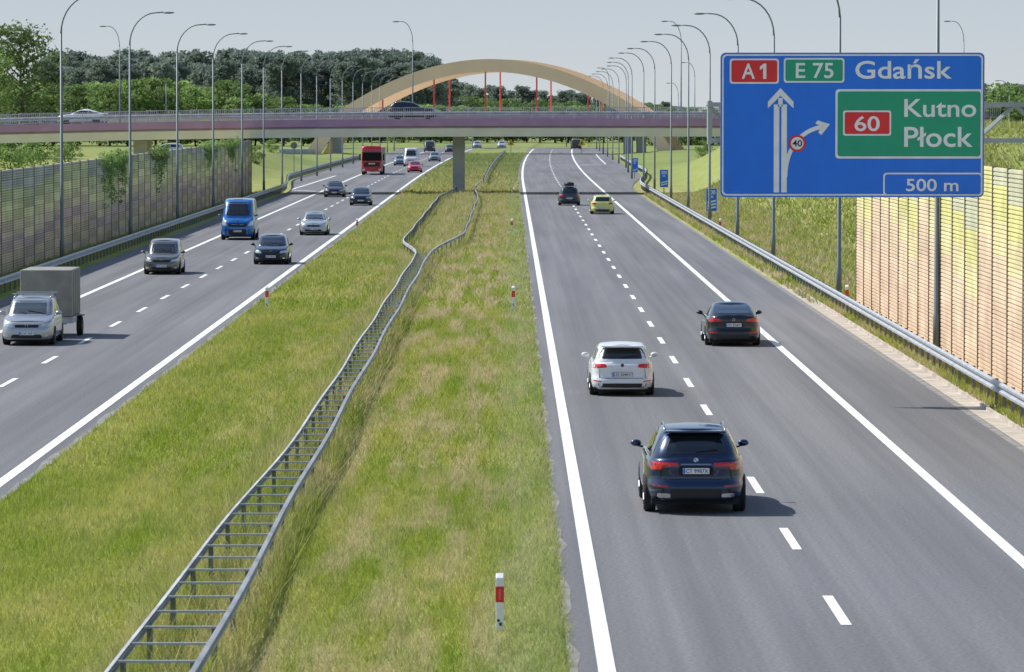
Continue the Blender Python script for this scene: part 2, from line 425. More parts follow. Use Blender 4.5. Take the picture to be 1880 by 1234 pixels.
# ------------------------------------------------------------------ delineators
def delineator(first,loc,label,rz=0):
    if first is None:
        o=empty('delineator_post',loc,rz,label,'delineator')
        MB().add([(-.06,-.05,-.1),(.06,-.05,-.1),(.06,.05,-.1),(-.06,.05,-.1),(-.06,-.05,.83),(.06,-.05,.83),(.06,.05,.90),(-.06,.05,.90)],
            [(0,3,2,1),(4,5,6,7),(0,1,5,4),(1,2,6,5),(2,3,7,6),(3,0,4,7)]).build('post','white',o,bevel=.012)
        MB().box(-.064,.064,-.054,.054,.46,.70).build('red_band','red',o)
        MB().box(-.018,.018,-.060,-.054,.50,.66).build('reflector','redref',o)
        MB().box(-.04,.0,-.053,-.0505,.16,.20).box(-.01,.035,-.053,-.0505,.10,.15).build('stencil_number','black',o)
        return o
    o=copy_tree(first); o.location=loc; o.rotation_euler.z=rz; o['label']=label; return o
d0=None
for x,y,l in [(-.16,68.8,'nearest red banded white delineator post at the bottom of the median'),
    (.12,179,'red banded delineator post on median edge left of the white hatchback lane, second nearest'),
    (.1,289,'third delineator post up the right edge of the median'),
    (.3,402,'fourth delineator post on the median right edge near the bridge shadow'),
    (-9.6,179,'nearest delineator post on the left edge of the median'),
    (-9.75,289,'second delineator post on the left edge of the median'),
    (-9.6,395,'third delineator post on the left edge of the median'),
    (-9.3,500,'fourth delineator post on median left edge, beyond the bridge'),
    (13.35,180,'delineator post behind the right guardrail at the end of the noise wall'),
    (13.35,289,'delineator post behind the right guardrail below the countdown signs')]:
    o=delineator(d0,(x,y,0 if y<100 else .08),l); d0=d0 or o

# ------------------------------------------------------------------ street lamps
def make_lamp(h=14,arm=2.05,r0=.105):
    t=empty('street_lamp',(0,0,0))
    MB().tube([(0,0,-.2),(0,0,1.2),(0,0,1.25),(0,0,h-2.2)],[r0*1.15,r0*1.15,r0*.9,r0*.52],10).build('pole','lamp',t,smooth=True)
    pts=[(0,0,h-2.2)]+[(-arm*.78*(1-math.cos(a)),0,h-2.2+1.95*math.sin(a)) for a in [k*PI/2/8 for k in range(1,9)]]+[(-arm,0,h-.22)]
    MB().tube(pts,[r0*.50]+[r0*.38]*8+[r0*.36],8).build('arm','lamp',t,smooth=True)
    MB().ellipsoid((-arm-.30,0,h-.25),(.36,.13,.065)).build('lamp_head','lamp',t,smooth=True)
    return t
l0=make_lamp(); used=False
ordn=['nearest','second','third','fourth','fifth','sixth','seventh','eighth','ninth','tenth','eleventh','twelfth','thirteenth','fourteenth','fifteenth','sixteenth','seventeenth','eighteenth','nineteenth','twentieth']
ry=[148,192,240,278,317,355,393,438,474,520,568,615,662,710,758,806,854,902]
for i,y in enumerate(ry):
    o=l0 if not used else copy_tree(l0); used=True
    xx=13.9+(1.6*sm(y,520,620)+shift(y)*.5 if y>520 else 0)
    o.location=(xx,y,0); tag(o,f'{ordn[i]} tall curved street lamp of the right roadside row','street lamp','street lamps beside the right carriageway')
ly=[233,275,314,352,390,424,458,500,540,580,620,660,700,742,784,826,868]
for i,y in enumerate(ly):
    o=copy_tree(l0); xx=-23.0+shift(y)*.3
    o.location=(xx,y,0); o.rotation_euler.z=PI
    tag(o,f'{ordn[i]} tall curved street lamp of the left row beside the noise wall','street lamp','street lamps beside the left carriageway')
b0=make_lamp(9.6,1.3,.085)
used=False
for x,l in ((221,'street lamp on the bridge at the far left above the noise wall'),(758,'street lamp on the bridge beside the black off-roader'),(1250,'street lamp on the bridge just right of the orange arches'),(1768,'street lamp on the bridge seen above the right end of the blue sign')):
    o=b0 if not used else copy_tree(b0); used=True
    Y=436.2; X=(x-937)*Y/F; o.location=(X,Y,6.98-(.55*(X/40)**2 if X<0 else 0)); tag(o,l,'street lamp','street lamps on the bridge')
r0_=None
for i,(px,py,Y,l) in enumerate([(306,132,820,'distant slip road lamp in front of the woods at left'),(132,180,800,'small far lamp behind the left end of the bridge'),(736,150,840,'distant lamp against the woods left of the arch'),(853,183,900,'small distant lamp under the left half of the arch'),(868,183,940,'small distant lamp under the arch beside another'),(1040,180,950,'small distant lamp under the right half of the arch'),
      (1118,122,700,'thin far lamp among the right row heads'),(1275,112,640,'lamp on the slip road right of the arch'),(1245,150,720,'lower lamp on the slip road right of the arch'),(1852,145,600,'far slip road lamp at the right edge')]):
    X=(px-937)*Y/F; h=EYE+(200-py)*Y/F
    if r0_ is None: r0_=make_lamp(10,1.3,.10); o=r0_
    else: o=copy_tree(r0_)
    o.location=(X,Y,h-10); tag(o,l,'street lamp')

# ------------------------------------------------------------------ noise walls
M['postlight']=mat('brown_barrier_post',(.25,.20,.14),.7)
M['postleft']=mat('grey_barrier_post',(.22,.20,.17),.7)
def wall_panel(length,height,colf,thick=.12,rib=.125):
    vs=[];fs=[];cols=[]
    n=int(round(height/rib)); 
    for k in range(n):
        z0=k*rib; z1=z0+rib; d=.03
        b=len(vs)
        prof=[(0,z0),(d,z0+rib*.22),(d,z0+rib*.8),(0,z1)]
        for x,z in prof: vs+=[(x,0,z),(x,length,z)]
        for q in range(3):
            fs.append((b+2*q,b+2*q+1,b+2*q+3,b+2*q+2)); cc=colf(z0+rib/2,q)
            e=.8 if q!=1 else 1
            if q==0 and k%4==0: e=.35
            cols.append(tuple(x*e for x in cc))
    b=len(vs); vs+=[(-thick,0,0),(-thick,length,0),(-thick,length,n*rib),(-thick,0,n*rib)]
    fs+=[(b,b+3,b+2,b+1),(b+3,b+2,b-1,b-2)]; cols+=[colf(1,1)]*2
    return vs,fs,cols
def noise_wall(x,y0,n,plen,height,side,palette,label,rib):
    t=empty('noise_wall',(x,y0,0),0,label,'noise barrier')
    post=None
    for i in range(n):
        colf=palette(i,n)
        vs,fs,cols=wall_panel(plen-.10,height,colf,rib=rib)
        me=bpy.data.meshes.new('panel'); me.from_pydata([(side*v[0],v[1],v[2]) for v in vs],[],fs); me.materials.append(M['panel'])
        ca=me.attributes.new('Col','FLOAT_COLOR','FACE')
        ca.data.foreach_set('color',np.array([(*c,1) for c in cols],dtype=np.float32).ravel())
        o=bpy.data.objects.new('panel',me); COL.objects.link(o); o.parent=t; o.location=(0,i*plen+.05,0)
        if post is None: p=post=MB().box(-.06,.06,-.045,.045,-.1,height+.04).build('post','postleft' if side>0 else 'postlight',t)
        else: p=post.copy(); COL.objects.link(p); p.parent=t
        p.location=(0,i*plen,0)
    p=post.copy(); COL.objects.link(p); p.parent=t; p.location=(0,n*plen,0)
    return t
def pal_left(i,n):
    random.seed(i*13+1); j=random.choice([-1,0,0,1])*.25
    def f(z,q):
        zz=z+j-.25*((i%9)//3)
        if zz>4.1: c=(.52,.54,.44)
        elif zz>3.3: c=(.64,.66,.34)
        elif zz>2.5: c=(.84,.78,.40)
        elif zz>1.8: c=(.80,.66,.42)
        elif zz>1.1: c=(.68,.50,.42)
        else: c=(.74,.56,.36)
        k=.8+.35*((int(z/.5)*7+i*3)%5)/5
        return tuple(min(.9,x*k) for x in c)
    return f
def pal_right(i,n):
    def f(z,q):
        st=math.floor(i%5)*.5
        lim=2.0+st+(.5 if i>n*.6 else 0)
        if z>lim+2.2: c=(.62,.62,.42)
        elif z>lim+1.2: c=(.76,.72,.30)
        elif z>lim+.2: c=(.80,.70,.38)
        elif z>lim-1.2: c=(.80,.62,.42)
        else: c=(.78,.57,.40)
        k=.92+.10*((int(z/.5)*5+i*3)%4)/4
        return tuple(min(1,x*k) for x in c)
    return f
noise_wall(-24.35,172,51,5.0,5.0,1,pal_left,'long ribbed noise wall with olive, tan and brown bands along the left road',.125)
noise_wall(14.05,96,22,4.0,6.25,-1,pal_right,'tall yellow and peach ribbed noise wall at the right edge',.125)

# ------------------------------------------------------------------ foliage
def leaf_cloud(cent,rad,per,size,flat=.7):
    cent=np.array(cent); rad=np.array(rad); n=len(cent)*per
    c=np.repeat(cent,per,0); r=np.repeat(rad,per)
    d=rng.normal(size=(n,3)); d/=np.linalg.norm(d,axis=1)[:,None]
    rr=rng.uniform(.35,1,n)**.5
    p=c+d*(r*rr)[:,None]*np.array([1,1,flat])
    a=rng.normal(size=(n,3)); a/=np.linalg.norm(a,axis=1)[:,None]
    b=np.cross(a,rng.normal(size=(n,3))); b/=np.linalg.norm(b,axis=1)[:,None]
    s=size*rng.uniform(.6,1.4,n)[:,None]
    q=np.stack([p-a*s,p-b*s*.6,p+a*s,p+b*s*.6],1).reshape(-1,3)
    cl=np.repeat(rng.uniform(.15,.75,len(cent)),per)
    v=np.clip(cl+rng.uniform(-.25,.25,n),0,1)
    return q,np.repeat(v,4)
HT={}; USED=set()
def tree(kind,h,w,per,nc,size,leafm,barkm,name,lower=.35):
    t=empty(name,(0,0,0))
    mb=MB(); mb.tube([(0,0,-.5),(.05*w,0,h*.3),(0,.05*w,h*.6),(.02*w,0,h*.92)],[h*.018,h*.013,h*.009,h*.003],8)
    cs=[];rs=[]
    for i in range(nc):
        u=random.random()
        if kind=='pine':
            z=h*(lower+(.97-lower)*u**.8); pr=w*.5*(1-.65*((z/h-lower)/(1-lower))**1.8)*random.uniform(.3,1)
        else:
            z=h*(lower+(.97-lower)*u); k=(z/h-lower)/(1-lower); pr=w*.5*math.sqrt(max(.04,1-(2*k-.85)**2*.75))*random.uniform(.35,1)
        a=random.uniform(0,2*PI); c=(pr*math.cos(a),pr*math.sin(a),z); cs.append(c); rs.append(random.uniform(.10,.2)*w)
        if i%3==0: mb.tube([(0,0,z-h*.10),(c[0]*.6,c[1]*.6,z-h*.03),c],[h*.006,h*.004,h*.001],5)
    mb.build('trunk',barkm,t,smooth=True)
    q,v=leaf_cloud(cs,rs,per,size,.65)
    np_mesh('crown',q,4,leafm,t,v); HT[t.name]=h; return t
pines=[tree('pine',20,8.5,26,80,.40,'pine','pinebark','pine_tree',.26+.08*i) for i in range(3)]
decs=[tree('dec',14,9,32,80,.34,'leaf','bark','broadleaf_tree',.08) for i in range(2)]+[tree('dec',14,10,32,80,.36,'leaf2','bark','broadleaf_tree',.10)]
def put(protos,x,y,hh,label,group,cat='tree',z=0,wide=1):
    p=random.choice(protos)
    if p.name in USED: o=copy_tree(p)
    else: o=p; USED.add(p.name)
    s=hh/HT[p.name]
    o.location=(x,y,z); o.rotation_euler.z=random.uniform(0,6.28); o.scale=(s*wide,s*wide,s)
    o['label']=label; o['category']=cat
    if group: o['group']=group
    return o
random.seed(11)
def forest(px0,px1,Y,htop,step,protos,label,group,wide=1):
    px=px0
    while px<px1:
        hh=htop(px)*random.uniform(.88,1.05); X=(px-937)*Y/F
        put(protos,X,Y+random.uniform(-15,15),hh,label,group,wide=wide)
        px+=step*random.uniform(.7,1.3)
def hp(p): return 22.3 if p<760 else 22.3-(p-760)*.055
for Y,st,k in ((1150,22,.92),(1180,20,.98),(1215,20,1.03)):
    forest(90,835,Y,lambda p:hp(p)*k,st,pines,'dark pine in the wood behind the bridge at left','pines of the wood at left',1.15)
forest(810,1260,1500,lambda p:18.5-(p-800)*.020,18,pines,'distant pine in the low wood seen through the arch','pines of the far wood',1.2)
forest(780,1300,1450,lambda p:13-(p-800)*.012,26,decs[2:],'distant broadleaf tree in the low wood beyond the arch','broadleaf trees of the far wood',1.5)
forest(-10,620,980,lambda p:14.0-(2.5 if p>430 else 0)-max(0,(p-480)*.02),28,decs,'bright green tree growing in front of the dark pines','light green trees before the pines',1.25)
forest(560,1200,1080,lambda p:8.6,24,decs[1:],'low bushy tree on the far side of the interchange','low trees beyond the interchange',1.8)
forest(1200,1330,900,lambda p:8,22,decs[1:],'bushy tree between the arch and the blue sign','trees left of the blue sign',1.5)
forest(1790,1900,700,lambda p:11.5,18,decs+pines[:1],'tree on the hill at the right edge beyond the gantry','trees at the right edge',1.3)
random.seed(3)
bt=tree('dec',18,10,42,170,.20,'leaf2','bark','birch_tree',.10); X=(38-937)*520/F; bt.location=(X,520,0); tag(bt,'large light green birch at the left edge rising above the bridge','tree')
bt2=tree('dec',14,7,40,90,.20,'leaf','bark','birch_tree',.12); bt2.location=((-15-937)*500/F,500,0); tag(bt2,'lower green tree cut by the left frame edge beside the birch','tree')
shrub=[tree('dec',3,3,40,40,.10,'leaf','bark','shrub',.05)]
for i,(px,Y,s,l) in enumerate([(60,470,3.8,'round shrub under the left end of the bridge'),(20,465,4.8,'taller shrub below the bridge at the frame edge'),(120,480,3.4,'small shrub showing over the noise wall at left'),
    (470,560,2.4,'shrub on the bank just beyond the end of the left noise wall'),(500,640,2.2,'shrub on the bank behind the left lamp row'),(1290,560,2.2,'shrub on the right bank under the bridge')]):
    X=(px-937)*Y/F; put(shrub,X,Y,s,l,None,'shrub',z=gh(X,Y)-.2)
random.seed(5)
for px,wid,drop,l in ((200,7,2.4,'climbing plant hanging over the left noise wall, leftmost clump'),(222,5,2.0,'narrow climbing plant next to the leftmost clump on the noise wall'),(292,9,2.0,'climbing plant draped over the middle of the noise wall'),(385,10,1.5,'climbing plant spilling over the noise wall beside the fourth lamp'),(425,14,1.2,'climbing plant near the far end of the noise wall')):
    Y=24.3*F/(937-px); cs=[];rs=[]
    for k in range(90):
        yy=random.gauss(0,wid*.45); dz_=-abs(random.gauss(0,drop*.6))*math.exp(-(yy/wid)**2*2)*random.uniform(.3,1.6)
        cs.append((.10,yy,5.05+max(dz_,-3)+random.uniform(0,.3))); rs.append(random.uniform(.14,.30))
    q,v=leaf_cloud(cs,rs,26,.07,1.0)
    tag(np_mesh('climbing_plant',q,4,'leaf',None,v,loc=(-24.3,Y,0)),l,'climbing plant')

# ------------------------------------------------------------------ bridge
BY=425.0
def dz(X): return -.55*(X/45)**2 if X<0 else 0
br=empty('road_bridge',(0,BY,0),0,'low concrete road bridge with mauve edge beam crossing the motorway','bridge')
def xstrip(prof,x0,x1,step=4):
    n=int((x1-x0)/step); vs=[];fs=[];k=len(prof)
    for i in range(n+1):
        X=x0+(x1-x0)*i/n
        for py,pz in prof: vs.append((X,py,pz+dz(X)))
    for i in range(n):
        for j in range(k): fs.append((i*k+j,i*k+(j+1)%k,(i+1)*k+(j+1)%k,(i+1)*k+j))
    fs+=[tuple(range(k)),tuple(n*k+j for j in range(k-1,-1,-1))]
    return MB().add(vs,fs)
xstrip([(.35,6.15),(11.65,6.15),(11.65,6.9),(.35,6.9)],-75,45).build('deck','conc',br)
xstrip([(.30,5.36),(11.7,5.36),(11.8,6.147),(.20,6.147)],-75,45).build('girder','cream',br)
xstrip([(0,6.36),(.33,6.26),(.33,7.03),(0,7.03)],-75,45).build('edge_beam','purple',br)
xstrip([(11.67,6.26),(12,6.36),(12,7.03),(11.67,7.03)],-75,45).build('edge_beam','purple',br)
xstrip([(1.5,6.904),(10.5,6.904),(10.5,6.95),(1.5,6.95)],-75,45).build('road_surface','asphalt',br)
for X,y in ((-4.9,5),(-4.9,8.6)):
    MB().box(X-.55,X+.55,y-.5,y+.9,-.2,5.358).build('pier','conc',br,bevel=.06)
MB().box(-35.5,-34.2,3,9,-.2,5.0).build('pier','conc',br,bevel=.06)
MB().box(22.5,25.5,1,11,3.5,5.355).build('abutment','conc',br)
pan=MB(); pan.box(0,3.96,.0,.05,1.05,1.10); pan.box(0,3.96,.01,.04,.12,.16); pan.box(0,.08,-.01,.06,0,1.1); pan.box(1.96,2.04,-.01,.06,0,1.1)
for k in range(1,22): pan.box(.18*k+.0,.18*k+.03,.012,.04,.16,1.05)
p0=None
for yy in (.12,11.8):
    X=-74.0
    while X<44:
        if p0 is None: p0=pan.build('railing','rail',br); o=p0
        else: o=p0.copy(); COL.objects.link(o); o.parent=br
        o.location=(X,yy,7.03+dz(X)); X+=4
for yy,sd in ((1.2,-1),(10.6,1)):
    m=MB(); n=30; vs=[];fs=[]
    for i in range(n+1):
        X=-74+118*i/n
        for px,pz in WP: vs.append((X,yy+sd*px,pz+6.95+dz(X)))
    for i in range(n):
        for k in range(7): fs.append((i*8+k,i*8+k+1,(i+1)*8+k+1,(i+1)*8+k))
    for i in range(59): X=-74+2*i; m.box(X-.04,X+.04,yy-sd*.1-.04,yy-sd*.1+.04,6.94+dz(X),7.68+dz(X))
    m.add(vs,fs); m.build('crash_rail','zinc',br)

AY=800.0; AC=-3.6
ab=empty('arch_bridge',(AC,AY,0),0,'twin apricot arches with red hangers rising behind the road bridge','bridge')
def az(d):
    d=abs(d)
    if d<25: return 15.6*(1-(d/34.5)**1.97)
    t=d-25; return 15.6*(1-(25/34.5)**1.97)-.652*t-.085*t*t
def arch(dx,yy,w=1.8,th=2.25):
    mb=MB(); n=64; vs=[];fs=[]; A=31.6
    for i in range(n+1):
        d=-A+2*A*i/n; z=az(d); z2=az(d+.01); sl=(z2-z)/.01; nn=math.hypot(1,sl); ux,uz=-sl/nn,1/nn
        inn=(1 if yy<6 else -1)*max(z,0)*.10
        for (o,s) in ((th/2,0),(th/2,w),(-th/2,w),(-th/2,0)): vs.append((d+dx+ux*o,yy+s+inn,z+uz*o))
    for i in range(n):
        for k in range(4): fs.append((i*4+k,i*4+(k+1)%4,(i+1)*4+(k+1)%4,(i+1)*4+k))
    fs+=[(0,1,2,3),(n*4+3,n*4+2,n*4+1,n*4)]
    return mb.add(vs,fs)
arch(0,0).build('arch','arch',ab); arch(2.6,12).build('arch','arch',ab)
for k in range(-2,3):
    for dx,yy in ((-.8,0),(1.8,12)):
        d=k*9.05+dx; inn=(1 if yy<6 else -1)*az(d)*.10
        MB().tube([(d,yy+.65,6.5),(d,yy+.65+inn,az(d-(2.6 if yy>6 else 0))-.8)],.14,8).build('hanger','hanger',ab)
MB().box(-70,70,.5,12,5.4,6.9).build('deck','cream',ab)
MB().box(-70,70,.2,.45,6.3,7.1).build('edge_beam','purple',ab)
for X in (24.5,26.8,-27): MB().box(X-.8,X+.8,3,9,-.3,5.39).build('pier','conc',ab,bevel=.1)
for X in (-34,35.5): MB().box(X-3,X+3,-2,15,-.5,.8).build('footing','conc',ab,bevel=.1)

# ------------------------------------------------------------------ direction sign on gantry
SY=123.0; sc=SY/F
def sx(px): return (px-937)*sc
def szz(py): return EYE-(py-200)*sc
sg=empty('direction_sign',(sx(1564),SY,szz(230)),0,'large blue motorway direction sign reading Gdańsk, Kutno and Płock','road sign')
ox,oz=sx(1564),szz(230)
def qx(px): return sx(px)-ox
def qz(py): return szz(py)-oz
def rrect(px0,px1,py0,py1,r=8):
    x0,x1,z0,z1=qx(px0),qx(px1),qz(py1),qz(py0); r*=sc; P=[]
    for cx,cz,a0 in ((x1-r,z1-r,0),(x0+r,z1-r,90),(x0+r,z0+r,180),(x1-r,z0+r,270)):
        for k in range(5): a=R(a0+k*22.5); P.append((cx+r*math.cos(a),cz+r*math.sin(a)))
    return P
def plate(name,m,px0,px1,py0,py1,lay,r=8):
    y=-.02-.006*lay
    return MB().poly_xz(rrect(px0,px1,py0,py1,r),y,y+.0055).build(name,m,sg)
MB().poly_xz(rrect(1322,1806,97,362,9),-.018,.06).build('sign_panel','zinc',sg)
plate('blue_face','blue',1322.5,1805.5,97.5,361.5,1,9)
plate('white_border','white',1325,1803,100,359,2,8); plate('blue_field','blue',1328,1800,103,356,3,7)
plate('route_box','white',1339,1429,108,154,4,5); plate('route_box_face','red',1342,1426,111,151,5,4)
plate('route_box','white',1438,1549,107,152,4,5); plate('route_box_face','green',1441,1546,110,149,5,4)
plate('town_panel','white',1533,1803,164,291,4,6); plate('town_panel_face','green',1537,1799,168,287,5,5)
plate('route_box','white',1547,1635,203,249,6,4); plate('route_box_face','red',1550,1632,206,246,7,3)
plate('distance_box','white',1621,1803,317,359,4,6); plate('distance_box_face','blue',1624,1800,320,356.5,5,5)
def stx(s,px0,px1,py0,py1,lay,bold=.012): return text_mesh('lettering',s,'white',sg,qx(px0),qx(px1),qz(py1),qz(py0),-.02-.006*lay,bold=bold)
def pz(P): return [(qx(a),qz(b)) for a,b in P]
stx('A',1361,1385,117,145,5); stx('E 75',1460,1529,116,144,5)
MB().poly_xz(pz([(1406,145),(1400,145),(1400,125),(1394,129),(1394,123),(1401,117),(1406,117)]),-.054,-.050).build('numeral','white',sg)
stx('Gdańsk',1569,1746,109,145,3); stx('Kutno',1659,1791,182,215,5); stx('Płock',1659,1785,233,270,5)
stx('60',1568,1614,213,241,7); stx('500 m',1663,1759,328,351,5)
ar=MB(); Y0=-.02-.006*4
for P in ([(1420,353),(1430,353),(1430,192),(1420,192)],[(1434,353),(1444,353),(1444,192),(1434,192)],
          [(1432,162),(1409,187),(1409,199),(1432,176)],[(1432,162),(1456,187),(1456,199),(1432,176)],[(1428,180),(1436,180),(1436,196),(1428,196)]):
    ar.poly_xz(pz(P),Y0,Y0+.005)
ar.build('straight_arrow','white',sg)
cu=MB(); c0=[]
for k in range(13):   # smooth quarter bend out of the straight arrow
    u=k/12; a,b,c,d=(1441,325),(1442,275),(1466,240),(1508,233)
    c0.append(tuple((1-u)**3*a[i]+3*(1-u)**2*u*b[i]+3*(1-u)*u*u*c[i]+u**3*d[i] for i in (0,1)))
pts=c0; Lf=[];Rr=[]
for i,p in enumerate(pts):
    a=pts[max(0,i-1)]; b=pts[min(len(pts)-1,i+1)]; d=math.hypot(b[0]-a[0],b[1]-a[1]); nx_,ny_=-(b[1]-a[1])/d,(b[0]-a[0])/d
    Lf.append((p[0]+nx_*3.8,p[1]+ny_*3.8)); Rr.append((p[0]-nx_*3.8,p[1]-ny_*3.8))
Y1=-.02-.006*5
for i in range(len(pts)-1): cu.poly_xz(pz([Lf[i],Lf[i+1],Rr[i+1],Rr[i]]),Y1,Y1+.005)
cu.poly_xz(pz([(1523,228),(1500,221),(1496,227),(1509,232),(1501,243),(1507,248)]),Y1-.001,Y1+.004)
cu.build('curved_arrow','white',sg)
def disc(name,m,px,py,r,lay):
    y=-.02-.006*lay; MB().poly_xz([(qx(px)+r*sc*math.cos(2*PI*k/28),qz(py)+r*sc*math.sin(2*PI*k/28)) for k in range(28)],y,y+.0055).build(name,m,sg)
disc('speed_limit_disc','red',1463,263,15.5,7); disc('speed_limit_disc_face','white',1463,263,11.5,8)
text_mesh('lettering','40','black',sg,qx(1454),qx(1472),qz(269),qz(257),-.02-.006*8,bold=.02)
gy=SY+.35
ga=empty('sign_gantry',(14.95,gy,0),0,'grey steel cantilever truss holding the blue direction sign','gantry')
g_=MB(); g_.box(-.22,.22,-.22,.22,-.2,8.5); g_.build('column','gantry',ga,bevel=.02)
g_=MB(); zt,zb_=szz(192),szz(258); xl=sx(1300)-14.95; xr=-.2
for yy in (-.1,.5):
    g_.box(xl,xr,yy-.06,yy+.06,zt-.06,zt+.06); g_.box(xl,xr,yy-.06,yy+.06,zb_-.06,zb_+.06)
    n=9
    for i in range(n):
        a=xl+(xr-xl)*i/n; b=xl+(xr-xl)*(i+1)/n; up=i%2
        g_.tube([(a,yy,zb_ if up else zt),(b,yy,zt if up else zb_)],.045,6)
g_.box(xl,xl+.12,-.12,.56,zb_-.1,zt+.1)
g_.build('truss','gantry',ga)
for px in (1340,1480,1640,1780):
    MB().box(sx(px)-14.95-.05,sx(px)-14.95+.05,-.285,-.165,szz(350),szz(110)).build('bracket','gantry',ga)

for y,n,l in ((323,3,'blue countdown sign with three stripes reading 300 m'),(423,2,'blue countdown sign with two stripes reading 200 m'),(523,1,'blue countdown sign with one stripe reading 100 m')):
    t=empty('countdown_sign',(14.3,y,0),0,l,'road sign')
    MB().tube([(0,.05,-.2),(0,.05,2.3)],.04,8).build('post','lamp',t)
    MB().box(-.40,.40,-.02,.02,.66,2.32).build('sign_panel','white',t,bevel=.005)
    MB().box(-.37,.37,-.026,-.021,.69,2.29).build('sign_face','blue',t)
    st=MB()
    for k in range(n):
        z=.80+.22*k; st.poly_xz([(-.30,z),(.30,z+.14),(.30,z+.25),(-.30,z+.11)],-.031,-.027)
    st.build('stripe','white',t)
    text_mesh('lettering','%d00'%n,'white',t,-.27,.27,1.88,2.18,-.027,bold=.02); text_mesh('lettering','m','white',t,-.12,.12,1.62,1.78,-.027,bold=.02)
for px,py,Y,l in ((938,262,800,'small yellow triangular warning sign on the median beyond the bridge'),(1068,262,800,'small yellow triangular warning sign beside the far right carriageway')):
    X=(px-937)*Y/F; z=EYE-(py-200)*Y/F; t=empty('warning_sign',(X,Y,0),0,l,'road sign')
    MB().tube([(0,.03,0),(0,.03,z)],.05,6).build('post','lamp',t); MB().poly_xz([(-.65,z-.45),(.65,z-.45),(0,z+.65)],-.02,.02).build('sign_panel','yellow',t)
    MB().poly_xz([(-.12,z-.3),(.12,z-.3),(.06,z+.15),(-.06,z+.15)],-.03,-.021).build('symbol','black',t)
for px,py,Y,l in ((540,267,560,'round sign seen from behind on the left bank'),(1181,230,620,'round sign plate above the right bank')):
    X=(px-937)*Y/F; z=EYE-(py-200)*Y/F; t=empty('round_sign',(X,Y,0),0,l,'road sign')
    MB().tube([(0,.03,0),(0,.03,z)],.05,6).build('post','lamp',t); MB().poly_xz([(.42*math.cos(k*PI/8),z+.42*math.sin(k*PI/8)) for k in range(16)],-.02,.02).build('sign_panel','zincdark',t)

# ------------------------------------------------------------------ cars
def ring(a,yf,yr,n,Mq=20):
    T=np.linspace(0,PI/2,600); b=(yf-yr)/2; yc=(yf+yr)/2
    X=a*np.abs(np.cos(T))**(2/n); Y=b*np.sin(T)**(2/n); s=np.concatenate([[0],np.cumsum(np.hypot(np.diff(X),np.diff(Y)))])
    q=(np.arange(Mq)+.5)/Mq*s[-1]; xq=np.interp(q,s,X); yq=np.interp(q,s,Y)
    return [(x,yc+y) for x,y in zip(xq,yq)]+[(-x,yc+y) for x,y in zip(xq[::-1],yq[::-1])]+[(-x,yc-y) for x,y in zip(xq,yq)]+[(x,yc-y) for x,y in zip(xq[::-1],yq[::-1])]
def loft(mb,rings,capx=(.75,.5,.25,0),crown=.03):
    n=len(rings[0]); vs=[p for r in rings for p in r]; top=rings[-1]
    for c in capx: vs+=[(p[0]*c,p[1],p[2]+crown*(1-c*c)) for p in top]
    k=len(rings)+len(capx); fs=[]
    for j in range(k-1):
        for i in range(n): fs.append((j*n+i,j*n+(i+1)%n,(j+1)*n+(i+1)%n,(j+1)*n+i))
    fs.append(tuple(range(n-1,-1,-1)))
    mb.add(vs,fs)
def car_body(sp):
    L,W,H,zb=sp['L'],sp['W'],sp['H'],sp['zb']; hw=W/2; f=L/2
    cow=f-sp['cowl']; prof=[(-f,sp['deck']-.05),(-f+.15,sp['deck']),(-f+sp['rglass']+.1,sp.get('deck2',sp['belt'])),(cow,sp['belt']),(f-.45,sp['hood']+.02),(f-.12,sp['hood']-.06),(f,sp['hood']-.14)]
    px=[p[0] for p in prof]; pzv=[p[1] for p in prof]
    zt=lambda y:float(np.interp(y,px,pzv))
    mb=MB(); rs=[]
    for zf,xs_,ff,rf in ((0,.92,.07,.10),(.10,.97,.02,.02),(.30,1,0,0),(.40,1,0,.0),(.46,1,.0,.06),(.60,.998,.01,.07),(.74,.985,.03,.06),(.88,.965,.07,.05),(.97,.94,.12,.08),(1.0,.90,.17,.12)):
        rs.append([(x,y,zb+zf*(zt(y)-zb)) for x,y in ring(hw*xs_,f-ff,-f+rf,sp.get('n',5.5))])
    loft(mb,rs)
    rs=[]; gw,rw=sp.get('gw',.90),sp.get('rw',.68)
    for v in (-.12,0,.2,.4,.6,.78,.90,.97,1.0):
        vv=max(v,0); e=(.0 if v<.85 else (.05 if v<.93 else (.13 if v<.99 else .22)))
        a=hw*(gw+(rw-gw)*vv**1.15)-e*.35; yf=cow+.10+(f-sp['rooff']-cow-.10)*(vv**.95)-e*1.2; yr=-f+sp['rglass']+(sp['rroof']-sp['rglass'])*(vv**1.3)+e*.6
        z=sp['belt']-.03+v*(H-.035-sp['belt']+.03)
        rs.append([(x,y,z+(0 if v<.5 else -.05*vv*((y-(yf+yr)/2)/((yf-yr)/2))**2)) for x,y in ring(a,yf,yr,sp.get('gn',5.5))])
    loft(mb,rs,crown=.035)
    return mb
